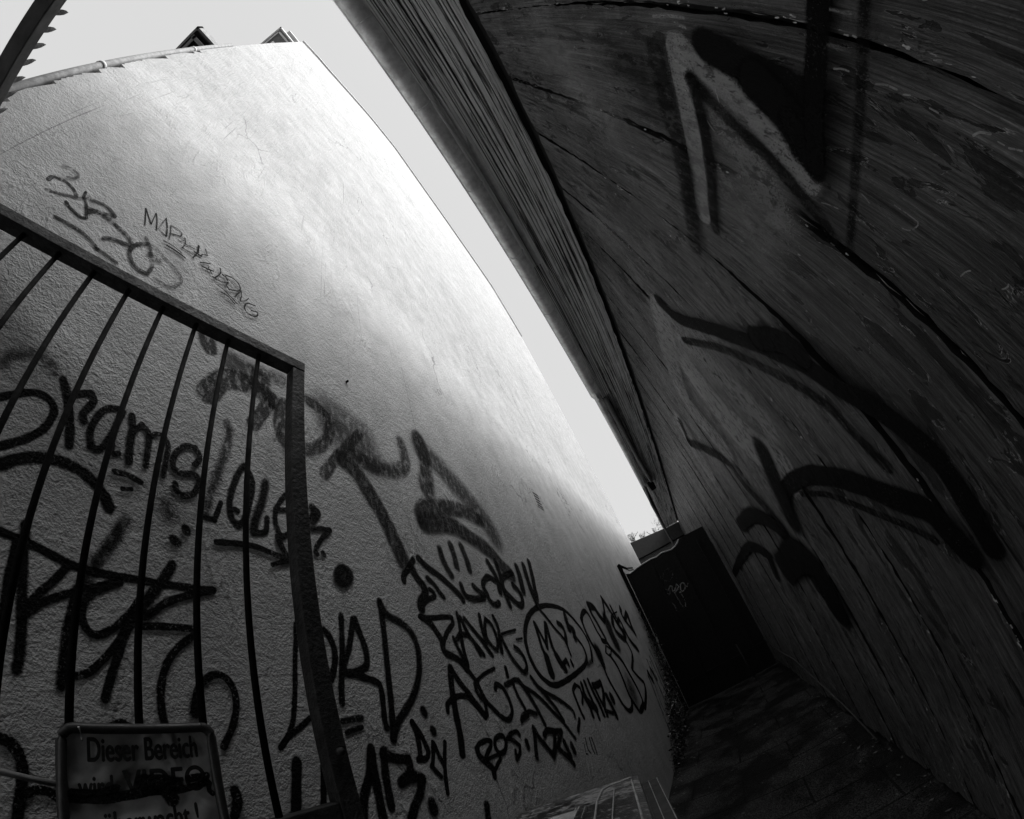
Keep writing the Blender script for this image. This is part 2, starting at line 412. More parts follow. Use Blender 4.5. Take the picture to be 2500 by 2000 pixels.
# strokes traced on the surfaces: (width mm, softness, opacity, [(along, up) in mm])
WALL_TAGS = [
 ('fat spray letters reading Drams with a wobbly underlined tail', [
  (20,0.4,1,[(-106,657),(-79,683),(-41,711),(-3,714),(21,691),(18,643),(-5,601),(-35,569),(-59,548)]),
  (35,0.9,0.6,[(-146,738),(-128,777),(-96,809),(-60,817),(-20,795)]),
  (23,0.4,1,[(9,785),(29,757),(50,719),(71,671),(85,623)]),
  (21,0.4,1,[(41,747),(60,769),(88,788),(104,773),(95,739),(90,720),(98,702)]),
  (19,0.4,1,[(175,786),(142,766),(125,723),(123,678),(136,643),(158,646),(175,689),(183,749),(189,782)]),
  (16,0.4,1,[(182,778),(183,721),(186,668),(197,650),(208,657)]),
  (21,0.4,1,[(215,784),(227,744),(232,691),(240,646)]),
  (18,0.4,1,[(232,741),(250,771),(276,752),(283,704),(287,654)]),
  (16,0.4,1,[(276,735),(295,763),(323,764),(339,742),(340,703),(341,645)]),
  (19,0.35,1,[(429,719),(442,749),(423,777),(390,767),(363,725),(365,685),(393,675),(430,688),(449,670),(437,629),(407,610),(385,618),(378,636)]),
  (16,0.35,1,[(209,602),(243,607),(283,602)]),
  (12,0.35,1,[(239,566),(262,573)]),
  (40,0.9,0.8,[(359,572),(380,544)]),
  (24,0.4,1,[(422,518),(428,510)]),
  (25,0.4,1,[(391,478),(402,472)]),
 ]),
 ('spray letters LOLO with an arrow below them, crossed by the gate post', [
  (33,0.9,0.7,[(523,928),(533,884),(525,799),(504,703),(487,634),(480,577)]),
  (16,0.35,1,[(480,572),(510,571),(518,600),(526,631)]),
  (21,0.5,1,[(603,794),(577,744),(557,658),(563,598),(587,577),(610,604),(627,671),(635,742),(610,790)]),
  (17,0.3,1,[(576,627),(584,624)]),
  (29,0.7,1,[(687,762),(673,686),(650,619),(640,573)]),
  (19,0.3,1,[(640,570),(684,583),(692,631)]),
  (18,0.4,1,[(768,743),(731,683),(723,635),(735,598),(752,582),(768,595)]),
  (15,0.4,1,[(722,672),(776,688)]),
  (37,0.4,1,[(890,728),(907,715),(883,680)]),
  (19,0.35,1,[(876,642),(924,655),(963,661)]),
  (18,0.35,1,[(963,656),(920,619),(886,573)]),
  (21,0.35,1,[(883,555),(888,552)]),
  (22,0.35,1,[(916,559),(919,556)]),
  (19,0.3,1,[(517,505),(593,519),(652,523),(713,514),(770,505)]),
  (23,0.3,1,[(729,574),(747,538),(767,506)]),
  (15,0.3,1,[(704,478),(737,493),(770,502)]),
  (35,0.5,1,[(1000,517),(1018,516),(1029,507),(1030,494),(1020,478),(1001,465),(983,464),(969,472),(967,486),(974,503),(991,515),(1004,518)]),
 ]),
 ('huge black spray tag of looping strokes behind the gate bars above the warning sign', [
  (28,0.45,1,[(-43,508),(-14,536),(26,560),(77,573),(129,572),(174,553),(201,532),(218,507)]),
  (18,0.35,1,[(1,375),(38,372),(94,365),(152,353),(213,350),(301,356),(377,360),(450,365),(507,370)]),
  (32,0.8,0.85,[(262,489),(235,420),(210,369),(191,322)]),
  (21,0.5,1,[(47,406),(59,336),(71,271),(81,207),(84,151),(82,131)]),
  (22,0.4,1,[(41,359),(42,297),(45,231),(42,183)]),
  (17,0.35,1,[(152,349),(130,313),(104,278),(83,247)]),
  (16,0.35,1,[(85,231),(117,264),(162,291),(218,319),(270,343)]),
  (17,0.35,1,[(270,340),(226,314),(199,284),(197,244),(221,218),(256,232),(292,268),(317,308)]),
  (25,0.4,1,[(394,412),(372,368),(341,320),(315,280),(293,246)]),
  (16,0.35,1,[(293,246),(272,207),(245,170),(215,141),(188,133),(178,145)]),
  (19,0.35,1,[(295,243),(277,186),(264,143),(251,95)]),
  (20,0.5,1,[(165,110),(167,158),(168,218),(173,260),(178,304)]),
  (19,0.35,1,[(335,274),(375,309),(418,334),(478,357),(510,369)]),
  (17,0.3,1,[(328,252),(377,259),(457,263)]),
  (18,0.35,1,[(452,246),(414,215),(385,175),(371,126),(369,83),(375,38)]),
  (18,0.3,1,[(453,110),(463,131),(493,154),(525,155),(549,126),(552,85),(538,42),(506,-7)]),
  (29,0.5,1,[(447,72),(451,95)]),
  (20,0.35,1,[(64,11),(81,5),(96,-14),(102,-41),(97,-83),(92,-120)]),
  (16,0.35,1,[(104,-77),(127,-70),(149,-76),(169,-93)]),
  (20,0.35,1,[(263,40),(280,48),(297,40)]),
  (25,0.35,1,[(514,-107),(517,-130),(503,-158)]),
 ]),
 ('tall black spray letters LORD just right of the gate post', [
  (16,0.4,1,[(771,306),(762,250),(748,184),(736,121),(720,61),(709,31),(691,4),(670,-19)]),
  (17,0.4,1,[(660,-26),(686,-4),(724,14),(768,38)]),
  (23,0.4,1,[(873,296),(891,277),(904,241),(901,205),(884,163),(868,139)]),
  (22,0.4,1,[(959,346),(947,279),(933,217),(916,157),(902,111),(893,68)]),
  (23,0.4,1,[(1010,335),(991,290),(969,241),(946,204),(921,169)]),
  (26,0.4,1,[(1019,336),(1027,294),(1039,246),(1039,207),(1030,180),(997,163),(956,156),(919,163)]),
  (23,0.35,1,[(934,158),(980,148),(1032,130),(1066,114),(1070,84),(1060,34),(1051,-9),(1052,-33)]),
  (27,0.4,1,[(1164,413),(1158,339),(1144,253),(1122,145),(1100,41),(1075,-45),(1067,-71)]),
  (30,0.5,1,[(1165,401),(1190,361),(1251,336),(1302,299),(1322,240),(1308,174),(1279,117),(1221,52),(1161,11),(1103,-27),(1068,-71)]),
  (18,0.4,1,[(878,15),(916,16),(956,16)]),
  (17,0.4,1,[(884,-20),(915,-15),(946,-13)]),
 ]),
 ('row of thick black spray strokes ending in 13 at the foot of the wall', [
  (29,0.35,1,[(698,-69),(681,-129),(651,-228)]),
  (19,0.4,1,[(777,-94),(762,-148),(737,-226)]),
  (32,0.4,1,[(962,-82),(934,-147),(890,-205),(856,-278)]),
  (32,0.4,1,[(961,-85),(949,-164),(942,-227),(930,-304)]),
  (31,0.4,1,[(1012,-99),(994,-159),(985,-213),(977,-266)]),
  (31,0.4,1,[(1004,-107),(1052,-132),(1107,-150),(1105,-178),(1075,-198),(1048,-208)]),
  (36,0.4,1,[(1047,-209),(1112,-210),(1143,-226),(1115,-264),(1072,-296),(1029,-337)]),
  (41,0.5,1,[(1151,-313),(1150,-339)]),
  (36,0.5,1,[(1437,-431),(1410,-494)]),
 ]),
 ('small black spray letters DNY under the tall D', [
  (24,0.3,1,[(1179,-36),(1184,-79),(1180,-116),(1169,-162)]),
  (23,0.3,1,[(1179,-36),(1201,-79),(1212,-119),(1215,-151),(1195,-169),(1156,-163)]),
  (19,0.25,1,[(1253,-125),(1235,-168),(1216,-198)]),
  (20,0.25,1,[(1257,-130),(1265,-176),(1275,-219)]),
  (20,0.25,1,[(1320,-141),(1286,-201),(1263,-254),(1246,-310)]),
  (19,0.3,1,[(1209,-200),(1226,-227),(1241,-248)]),
  (30,0.5,1,[(1274,-82),(1277,-91)]),
  (32,0.5,1,[(1253,-4),(1257,-17)]),
 ]),
 ('broad faded charcoal spray letters TOYS above all the other tags', [
  (69,0.4,0.72,[(371,1256),(397,1210)]),
  (86,0.3,0.72,[(432,1007),(476,1097),(546,1140),(624,1156),(692,1140)]),
  (105,0.5,0.6,[(511,1211),(569,1206),(637,1197)]),
  (56,0.3,0.72,[(696,1152),(665,1063),(625,980)]),
  (58,0.9,0.6,[(615,1239),(746,1280)]),
  (57,0.4,0.72,[(761,1156),(741,1062),(757,982),(804,957)]),
  (55,0.5,0.7,[(888,1253),(969,1247),(1018,1188),(994,1093),(935,1020),(879,983)]),
  (181,0.8,0.5,[(1002,1266),(1090,1268),(1179,1245),(1243,1242)]),
  (164,0.8,0.55,[(1037,1158),(1119,1128),(1222,1110),(1300,1103)]),
  (50,0.35,0.74,[(963,902),(1028,996),(1100,1087),(1218,1237)]),
  (91,0.35,0.85,[(1079,1029),(1170,982),(1234,899),(1290,818),(1337,711),(1370,609)]),
  (80,0.6,0.72,[(1173,1088),(1246,1075),(1354,1085),(1466,1115),(1568,1192),(1573,1278),(1572,1349)]),
  (125,0.5,0.78,[(1780,1473),(1786,1337),(1766,1206),(1726,1092)]),
  (184,0.7,0.68,[(1783,1413),(1950,1335),(2086,1254),(2244,1171),(2379,1056),(2446,928)]),
  (105,0.45,0.8,[(1602,868),(1610,917),(1712,972),(1876,1017),(2096,1053),(2287,1034)]),
  (112,0.35,0.85,[(1617,856),(1774,890),(1940,899),(2112,858),(2296,802),(2399,718),(2495,661)]),
 ]),
 ('black spray tag INDEKGN in one slanting line high on the wall', [
  (31,0.4,1,[(1343,513),(1353,541),(1400,579),(1447,626)]),
  (47,0.4,1,[(1422,575),(1445,534),(1473,505),(1475,469),(1430,428),(1416,396)]),
  (25,0.3,1,[(1423,410),(1477,438),(1538,459),(1540,478),(1516,490)]),
  (31,0.5,1,[(1522,546),(1563,517),(1585,485),(1610,460)]),
  (39,0.4,1,[(1490,640),(1545,602),(1623,569),(1700,524),(1755,484),(1778,453)]),
  (47,0.5,0.9,[(1698,722),(1697,676),(1714,624),(1736,585)]),
  (50,0.5,0.9,[(1819,770),(1823,703),(1816,645)]),
  (51,0.5,0.9,[(1932,781),(1948,703),(1944,638)]),
  (37,0.4,1,[(1804,537),(1806,499),(1835,472),(1909,466),(2005,474)]),
  (36,0.4,1,[(1930,542),(1965,518),(2025,492)]),
  (38,0.35,1,[(2215,597),(2150,616),(2068,581),(2039,541),(2060,505),(2062,464),(2115,438),(2173,452)]),
  (49,0.4,1,[(2206,718),(2238,660),(2254,595),(2236,524)]),
  (49,0.4,1,[(2317,732),(2318,642),(2299,558),(2299,497),(2306,439)]),
  (45,0.35,1,[(2525,678),(2382,642),(2311,600),(2308,538),(2374,484),(2445,444),(2501,450),(2536,495),(2519,549),(2464,584)]),
  (69,0.4,1,[(2642,730),(2635,659),(2598,553)]),
  (66,0.4,1,[(2786,758),(2763,651),(2756,549),(2765,451)]),
  (63,0.4,1,[(2930,806),(2887,692),(2843,595),(2802,503)]),
 ]),
 ('black spray tag RANOK with a curled last stroke, left of the circled letters', [
  (25,0.35,1,[(1391,359),(1470,356),(1576,362),(1630,359),(1623,330),(1569,298),(1530,267),(1497,234)]),
  (35,0.35,1,[(1406,356),(1453,330),(1479,292),(1499,251),(1491,221),(1506,196),(1564,172),(1598,145),(1619,114)]),
  (27,0.35,1,[(1686,379),(1676,322),(1661,270),(1646,205),(1640,130)]),
  (28,0.35,1,[(1703,360),(1719,302),(1748,244),(1783,207),(1809,166)]),
  (27,0.35,1,[(1621,257),(1658,277),(1715,271),(1752,240),(1767,204),(1776,173)]),
  (24,0.35,1,[(1593,262),(1607,207),(1626,149)]),
  (28,0.35,1,[(1735,356),(1781,301),(1830,248),(1860,198),(1889,157)]),
  (30,0.35,1,[(1893,373),(1878,323),(1870,262),(1872,225)]),
  (26,0.3,1,[(1944,352),(1909,310),(1893,249),(1919,202),(1954,179),(1991,218),(1998,277),(1985,325),(1947,351)]),
  (32,0.35,1,[(2038,364),(2051,306),(2026,233),(1998,167)]),
  (16,0.3,1,[(2065,262),(2148,271),(2261,280)]),
  (30,0.35,1,[(2051,240),(2065,187),(2086,128),(2128,70),(2171,31),(2226,49),(2240,103),(2215,152),(2167,181)]),
  (14,0.3,1,[(2221,221),(2307,223)]),
 ]),
 ('black sprayed circle round the letters M and D', [
  (41,0.35,1,[(3358,148),(3425,65),(3408,-21),(3314,-69),(3161,-92),(2900,-111),(2657,-119),(2521,-109),(2428,-69),(2361,-9),(2328,67),(2326,145),(2363,230),(2449,312),(2573,379),(2734,423),(2953,444),(3184,432),(3354,394),(3489,313),(3592,216),(3639,110),(3610,18),(3520,-70)]),
  (40,0.3,1,[(2589,313),(2575,227),(2561,143),(2568,69)]),
  (84,0.3,1,[(2574,68),(2560,18),(2552,-33)]),
  (36,0.3,1,[(2597,307),(2623,235),(2647,146)]),
  (41,0.3,1,[(2775,301),(2707,219),(2643,136)]),
  (46,0.3,1,[(2790,300),(2763,216),(2742,138),(2751,75)]),
  (71,0.3,1,[(2754,64),(2782,4),(2816,-38)]),
  (36,0.3,1,[(2831,0),(2911,13),(2914,-26)]),
  (38,0.3,1,[(2995,-7),(2998,-34)]),
  (30,0.3,1,[(2772,417),(2852,346),(2927,265),(3008,199),(3047,141),(3040,36)]),
  (51,0.3,1,[(3040,297),(3107,269),(3113,211),(3055,140)]),
  (69,0.3,1,[(3287,355),(3264,295),(3249,242)]),
  (65,0.4,1,[(3261,268),(3349,223),(3299,152)]),
  (39,0.8,0.8,[(3520,-70),(3331,-82)]),
 ]),
 ('tangle of thin black marker tags at the far end of the wall', [
  (53,0.3,1,[(3710,300),(3820,358),(3972,387),(4039,336),(4058,253),(4077,170),(4121,101)]),
  (56,0.3,1,[(3710,300),(3692,180),(3720,58),(3772,-15)]),
  (76,0.3,1,[(4174,444),(4164,358),(4218,255),(4254,159),(4287,79)]),
  (99,0.4,1,[(4174,444),(4365,423),(4436,343),(4520,268)]),
  (56,0.3,1,[(4590,265),(4789,373),(4957,532)]),
  (99,0.3,1,[(4957,532),(5063,430),(5128,325),(5198,198),(5311,86),(5241,-13)]),
  (234,0.5,0.9,[(4687,233),(4639,123),(4649,-7)]),
  (101,0.3,1,[(5246,407),(5268,300)]),
  (19,0.3,1,[(5498,348),(5118,320)]),
  (91,0.3,1,[(5861,399),(5737,320),(5755,227)]),
  (79,0.3,1,[(6172,320),(5785,214),(5915,114),(6066,2)]),
  (121,0.3,1,[(6066,2),(6082,152),(6177,295)]),
  (64,0.3,1,[(5419,252),(5178,188),(5240,101),(5324,21)]),
  (82,0.3,1,[(5324,21),(5441,142),(5417,246)]),
  (82,0.4,1,[(5031,277),(4888,184),(4949,82),(5177,-18)]),
  (85,0.4,1,[(5454,76),(5476,-34),(5594,-134),(5739,-228)]),
 ]),
 ('long drooping outline loops in thin black paint low on the far wall', [
  (61,0.3,1,[(4116,60),(4268,29),(4328,-37)]),
  (26,0.3,1,[(4173,-3),(4061,-64),(4182,-112),(4318,-61),(4199,-8)]),
  (59,0.3,1,[(4182,-112),(4268,-241),(4271,-393),(4241,-521),(4279,-639),(4361,-762)]),
  (67,0.3,1,[(4332,-54),(4555,-206),(4640,-373),(4707,-532),(4719,-674),(4668,-753),(4423,-778)]),
  (57,0.3,1,[(5221,-22),(5268,-141),(5224,-249),(4871,-375),(5007,-486),(5191,-601),(5094,-682),(4848,-761),(4645,-802)]),
  (49,0.3,1,[(3769,-157),(3762,-282),(3815,-428),(3880,-572),(3980,-652),(4122,-665),(4246,-614)]),
  (167,0.5,1,[(3798,-25),(3803,-49)]),
  (118,0.5,1,[(3784,-122),(3788,-137)]),
  (315,0.9,0.7,[(4430,-520),(4396,-573)]),
  (111,0.3,1,[(5732,-576),(5780,-686)]),
  (105,0.3,1,[(6022,-569),(6136,-720)]),
 ]),
 ('slanting black spray tag AGINO below the circled letters', [
  (38,0.4,1,[(1504,131),(1478,75),(1459,10),(1441,-63),(1426,-138),(1401,-209)]),
  (33,0.4,1,[(1504,131),(1536,67),(1576,11),(1611,-47),(1648,-103)]),
  (24,0.4,1,[(1396,-36),(1410,-7),(1464,9),(1521,9),(1565,-8),(1605,-56),(1643,-111)]),
  (25,0.35,1,[(1678,-56),(1665,-103)]),
  (28,0.35,1,[(1604,146),(1635,100),(1666,53),(1676,12),(1693,-44),(1741,-101),(1785,-145),(1834,-164),(1890,-137),(1902,-77),(1881,-13),(1830,14),(1808,-5)]),
  (17,0.35,1,[(1675,56),(1759,78),(1867,92)]),
  (24,0.35,1,[(1646,42),(1646,-1),(1683,-50)]),
  (32,0.3,1,[(1979,78),(1972,39)]),
  (27,0.35,1,[(1914,-3),(1979,2),(2053,4),(2097,-37),(2193,-94),(2271,-155),(2347,-238),(2438,-339),(2519,-465)]),
  (25,0.35,1,[(1998,-8),(2005,-80),(2030,-152)]),
  (32,0.35,1,[(2076,-3),(2126,-86),(2161,-177),(2187,-283)]),
  (30,0.35,1,[(2236,-10),(2274,-68),(2347,-152),(2412,-239),(2451,-328)]),
  (27,0.35,1,[(2261,-56),(2344,-118),(2472,-183),(2574,-246),(2653,-312),(2649,-348)]),
  (26,0.4,1,[(1944,-198),(1979,-178),(2066,-178),(2130,-205)]),
  (23,0.4,1,[(1958,-193),(2032,-194)]),
  (32,0.3,1,[(2704,-385),(2606,-434)]),
 ]),
 ('black spray tag BOS ATZ with dots, nearest the bin lid', [
  (24,0.4,1,[(1503,-219),(1531,-203),(1588,-203),(1621,-215),(1607,-235),(1570,-251),(1545,-267)]),
  (32,0.4,1,[(1503,-219),(1507,-249),(1534,-284),(1566,-321),(1559,-352)]),
  (17,0.4,1,[(1552,-276),(1615,-279),(1680,-288),(1707,-282)]),
  (20,0.4,1,[(1647,-302),(1608,-318),(1569,-335)]),
  (24,0.4,1,[(1707,-210),(1662,-215),(1640,-244),(1652,-276),(1697,-283),(1734,-257),(1734,-224),(1710,-210)]),
  (23,0.4,1,[(1879,-256),(1863,-233),(1801,-228),(1762,-239),(1806,-263),(1843,-300),(1819,-331),(1772,-346),(1789,-310)]),
  (36,0.4,1,[(1919,-303),(1917,-326)]),
  (35,0.4,1,[(2040,-263),(2014,-315),(1979,-366),(1961,-399)]),
  (35,0.4,1,[(2045,-269),(2065,-325),(2104,-384),(2144,-445)]),
  (36,0.4,1,[(2128,-326),(2183,-316),(2272,-345),(2358,-371),(2298,-395),(2234,-430),(2277,-482),(2333,-539),(2352,-577)]),
  (41,0.5,1,[(2259,-346),(2201,-415),(2141,-449)]),
  (42,0.4,1,[(2335,-430),(2348,-491),(2349,-525)]),
  (45,0.4,1,[(2421,-477),(2425,-522)]),
 ]),
 ('cramped black spray scrawl CRANTZ beside the slanting tag', [
  (38,0.3,1,[(2894,-174),(2804,-202),(2792,-267),(2790,-351),(2800,-398)]),
  (30,0.3,1,[(2894,-174),(2959,-210),(2936,-270),(2876,-315)]),
  (47,0.3,1,[(3023,-192),(2995,-271),(2999,-355),(2986,-436)]),
  (50,0.3,1,[(3102,-195),(3098,-287),(3108,-369),(3093,-483)]),
  (53,0.3,1,[(3202,-201),(3205,-291),(3228,-398),(3230,-488)]),
  (76,0.4,1,[(2982,-280),(3009,-334),(3116,-409)]),
  (56,0.3,1,[(3265,-251),(3367,-265),(3491,-269),(3463,-338),(3382,-402),(3313,-458),(3302,-508)]),
  (49,0.3,1,[(3276,-260),(3292,-374),(3314,-438)]),
  (70,0.3,1,[(3500,-394),(3521,-497),(3531,-586)]),
  (33,0.4,1,[(3304,-475),(3472,-539)]),
  (91,0.4,1,[(3618,-428),(3625,-458)]),
 ]),
 ('tiny thin marker scribble above the bin lid', [
  (11,0.2,0.9,[(2622,-532),(2590,-594),(2613,-603)]),
  (16,0.2,0.9,[(2677,-517),(2648,-578),(2667,-616)]),
  (18,0.2,0.9,[(2747,-534),(2724,-603),(2730,-639)]),
  (19,0.2,0.9,[(2786,-546),(2779,-605),(2764,-656)]),
 ]),
 ('thin black marker writing MAREK BONG with underlines, above the gate rail', [
  (7,0.15,0.95,[(-79,1696),(-38,1595)]),
  (8,0.15,0.95,[(-78,1697),(-49,1661),(-22,1630)]),
  (5,0.15,0.9,[(-21,1631),(-28,1676),(-33,1718)]),
  (7,0.15,0.95,[(-33,1718),(-11,1676),(10,1619)]),
  (5,0.15,0.8,[(13,1634),(12,1692),(13,1738)]),
  (7,0.15,0.95,[(13,1738),(40,1685),(58,1629)]),
  (6,0.15,0.85,[(20,1633),(41,1629),(57,1628)]),
  (6,0.15,0.9,[(47,1715),(63,1671),(74,1623)]),
  (6,0.15,0.9,[(49,1715),(78,1729),(104,1722),(107,1698),(86,1681),(68,1667)]),
  (5,0.15,0.7,[(75,1665),(93,1690),(131,1696)]),
  (6,0.15,0.9,[(127,1708),(139,1684),(141,1669)]),
  (4,0.15,0.8,[(107,1651),(131,1685)]),
  (7,0.15,0.9,[(141,1669),(164,1678),(189,1686)]),
  (7,0.15,0.9,[(141,1654),(139,1631),(168,1639),(191,1639)]),
  (10,0.15,1,[(197,1727),(208,1680)]),
  (6,0.15,1,[(207,1672),(199,1619)]),
  (10,0.15,1,[(193,1665),(228,1672)]),
  (5,0.15,1,[(228,1672),(229,1690),(252,1707)]),
  (6,0.15,1,[(252,1707),(231,1739)]),
  (8,0.15,0.9,[(59,1584),(89,1595),(120,1598),(147,1595)]),
  (9,0.15,1,[(80,1572),(114,1580),(145,1583),(169,1582)]),
  (7,0.15,1,[(236,1625),(256,1646),(278,1666)]),
  (9,0.15,1,[(250,1611),(278,1620),(304,1634)]),
  (4,0.15,1,[(280,1642),(277,1610)]),
  (7,0.15,1,[(286,1626),(304,1610)]),
  (7,0.15,1,[(329,1687),(339,1662),(333,1629),(323,1601)]),
  (7,0.15,1,[(311,1596),(338,1599),(362,1609),(391,1633)]),
  (9,0.15,1,[(350,1656),(371,1657),(382,1644)]),
  (8,0.15,1,[(365,1668),(400,1685),(434,1681),(453,1655),(446,1627),(401,1593),(385,1607),(387,1634)]),
  (6,0.15,0.9,[(401,1650),(429,1639)]),
  (6,0.15,1,[(439,1571),(447,1604),(461,1641)]),
  (6,0.15,1,[(460,1643),(468,1607),(468,1572)]),
  (5,0.15,1,[(468,1570),(494,1599),(506,1631)]),
  (8,0.15,1,[(547,1613),(506,1591),(496,1552),(517,1528),(554,1538),(570,1562),(565,1581),(533,1562)]),
  (7,0.15,1,[(347,1564),(381,1562),(424,1551),(457,1538)]),
  (8,0.15,1,[(372,1538),(406,1542),(446,1527)]),
 ]),
 ('old weathered grey tag of loops and long lines above the gate rail', [
  (17,0.3,0.72,[(-406,1439),(-405,1469),(-384,1483),(-363,1493),(-334,1491),(-311,1479),(-299,1468)]),
  (16,0.3,0.61,[(-378,1389),(-352,1407),(-329,1425),(-304,1447),(-285,1460),(-276,1481)]),
  (11,0.3,0.87,[(-276,1481),(-286,1521)]),
  (16,0.3,0.9,[(-303,1403),(-291,1393),(-266,1388),(-235,1384),(-219,1394)]),
  (13,0.3,0.87,[(-270,1484),(-246,1455),(-215,1402)]),
  (19,0.3,0.72,[(-263,1495),(-231,1515),(-202,1530),(-169,1527),(-148,1515)]),
  (19,0.3,0.72,[(-148,1515),(-172,1492),(-206,1469),(-238,1451)]),
  (21,0.3,0.8,[(-227,1433),(-206,1469),(-177,1473),(-143,1477),(-100,1471),(-65,1464),(-34,1446)]),
  (14,0.3,0.87,[(-289,1306),(-260,1313),(-226,1320),(-190,1324),(-160,1320),(-133,1311),(-115,1301)]),
  (13,0.3,0.87,[(-117,1303),(-82,1304),(-34,1303)]),
  (17,0.3,0.87,[(-122,1368),(-105,1390),(-70,1410),(-35,1425)]),
  (18,0.3,0.87,[(12,1501),(-16,1458),(-25,1412),(-13,1378),(10,1353),(42,1344),(74,1352)]),
  (15,0.3,0.72,[(-4,1530),(31,1494),(55,1446),(75,1410),(77,1366)]),
  (12,0.5,0.58,[(13,1510),(57,1512),(88,1501),(128,1492),(177,1474),(202,1439),(184,1384),(152,1362),(104,1356)]),
  (25,0.9,0.72,[(46,1459),(86,1461)]),
  (12,0.3,0.65,[(-415,1559),(-392,1573),(-362,1576),(-349,1566),(-352,1540),(-372,1517)]),
 ]),
]
SHED_TAGS = [
 ('big black sprayed letter shapes on the shed boards nearest the eaves', [
  (88,0.3,1,[(342,859),(365,750),(387,642),(400,561)]),
  (104,0.3,1,[(399,702),(450,616),(505,556)]),
  (61,0.3,1,[(462,606),(513,556),(547,529)]),
  (49,0.3,1,[(185,529),(264,535),(365,542),(438,542),(539,530)]),
  (23,0.7,0.85,[(178,443),(243,442),(363,438),(466,432),(582,419),(692,403)]),
  (39,0.5,0.85,[(447,942),(480,892),(513,838),(548,762),(584,669),(627,584),(666,498),(699,449)]),
  (45,0.5,0.85,[(446,937),(517,926),(621,913),(737,909),(861,920),(969,917)]),
  (85,0.5,0.8,[(390,1069),(557,1079),(705,1062),(838,1057),(989,1055),(1146,1059)]),
  (189,0.9,0.5,[(450,1315),(487,1193),(558,1185)]),
 ]),
 ('long black sprayed curves sweeping down the middle of the shed boards', [
  (79,0.3,1,[(1922,1540),(1885,1331),(1634,995),(1424,718),(1272,501),(1206,386),(1158,280),(1084,161),(1038,57),(1009,-34),(1009,-119),(1022,-217),(1029,-301)]),
  (106,0.3,1,[(1357,682),(1241,563),(1204,464)]),
  (48,0.4,0.85,[(2060,1287),(1692,900),(1520,662),(1389,473),(1301,310),(1272,163),(1234,20)]),
  (102,0.4,0.85,[(3729,1540),(3994,1401),(3463,1077),(3064,785),(2998,560),(2849,325),(2731,110)]),
 ]),
 ('fat black sprayed hook low on the shed boards', [
  (96,0.3,1,[(2395,226),(2183,263),(1887,222),(1685,153),(1471,39),(1324,-66),(1194,-147),(1165,-224),(1136,-307)]),
  (31,0.4,0.85,[(2066,181),(1802,99),(1629,5),(1493,-79),(1340,-172),(1252,-240)]),
  (192,0.5,1,[(2199,484),(2303,358),(2395,226),(2470,127)]),
 ]),
 ('row of narrow black sprayed arches at the far end of the shed', [
  (146,0.4,1,[(4099,423),(3430,379),(3031,254),(2836,115),(2728,-94),(2753,-316)]),
  (276,0.35,1,[(3368,-125),(2888,-77),(2637,-134),(2576,-281),(2632,-455)]),
  (119,0.4,1,[(6935,96),(5369,189),(4219,204),(3654,48),(3825,-153)]),
 ]),
]
SHED_PALE = [
 ('pale silvery sprayed angle like an upside-down V on the shed boards', [
  (78,0.3,0.85,[(363,980),(480,988),(617,985),(771,985),(950,987)]),
  (75,0.5,0.8,[(361,962),(408,888),(451,803),(500,711),(548,625),(590,550)]),
  (159,0.9,0.55,[(548,824),(619,767),(686,706),(745,641)]),
  (219,0.9,0.4,[(759,849),(828,778),(902,687)]),
 ]),
 ('pale silvery sprayed patches along the far shed boards', [
  (321,0.35,0.8,[(2080,1510),(2263,1435),(2371,1286),(2398,1068),(2395,820),(2246,540),(2098,352)]),
  (271,0.8,0.65,[(2063,1324),(2019,1090),(1966,863),(1926,657),(1898,520)]),
  (175,0.9,0.5,[(1872,1211),(1730,999),(1639,835)]),
  (277,0.5,0.7,[(2120,1549),(2578,1535),(2914,1442),(2999,1199),(2897,845)]),
  (285,0.9,0.35,[(524,1761),(659,1672),(763,1547)]),
  (290,0.9,0.3,[(1658,2089),(1572,1719),(1522,1492)]),
  (134,0.9,0.3,[(475,1990),(491,1854)]),
  (403,0.5,0.6,[(3811,1517),(3956,1300),(3978,1074)]),
  (402,0.8,0.4,[(3436,995),(3377,756),(3362,497)]),
 ]),
 ('bright painted highlight dashes along the chipped paint down the near board', [  # highlights on the flaking paint, laid on as pale dashes
  (4,0.3,0.9,[(319,501),(314,484),(314,470)]),
  (3,0.3,0.8,[(314,454),(310,430)]),
  (4,0.3,0.9,[(319,413),(314,397),(314,374)]),
  (3,0.3,0.9,[(318,361),(314,349)]),
  (2,0.3,0.8,[(315,343),(316,333)]),
  (3,0.3,0.9,[(321,312),(322,297)]),
  (2,0.3,0.8,[(323,281),(322,266)]),
  (4,0.3,0.9,[(329,234),(320,227),(314,211)]),
  (2,0.3,0.8,[(319,197),(319,187)]),
  (3,0.3,0.9,[(319,179),(313,161)]),
  (3,0.3,0.8,[(523,331),(523,303),(524,276),(532,274),(551,285),(559,303)]),
  (3,0.3,0.7,[(540,417),(546,396),(552,385)]),
  (3,0.3,0.8,[(624,502),(617,483),(612,456)]),
  (5,0.3,0.8,[(448,846),(475,841),(488,837)]),
  (4,0.3,0.8,[(561,898),(578,883),(590,858),(565,830),(530,832)]),
  (3,0.3,0.9,[(562,161),(547,157),(539,151)]),
  (3,0.3,0.9,[(525,89),(516,84),(509,85)]),
  (10,0.6,0.6,[(283,1040),(278,981),(279,915)]),
  (9,0.6,0.6,[(295,953),(305,917)]),
  (6,0.6,0.45,[(213,507),(212,461)]),
  (8,0.7,0.4,[(277,511),(276,468)]),
 ]),
]
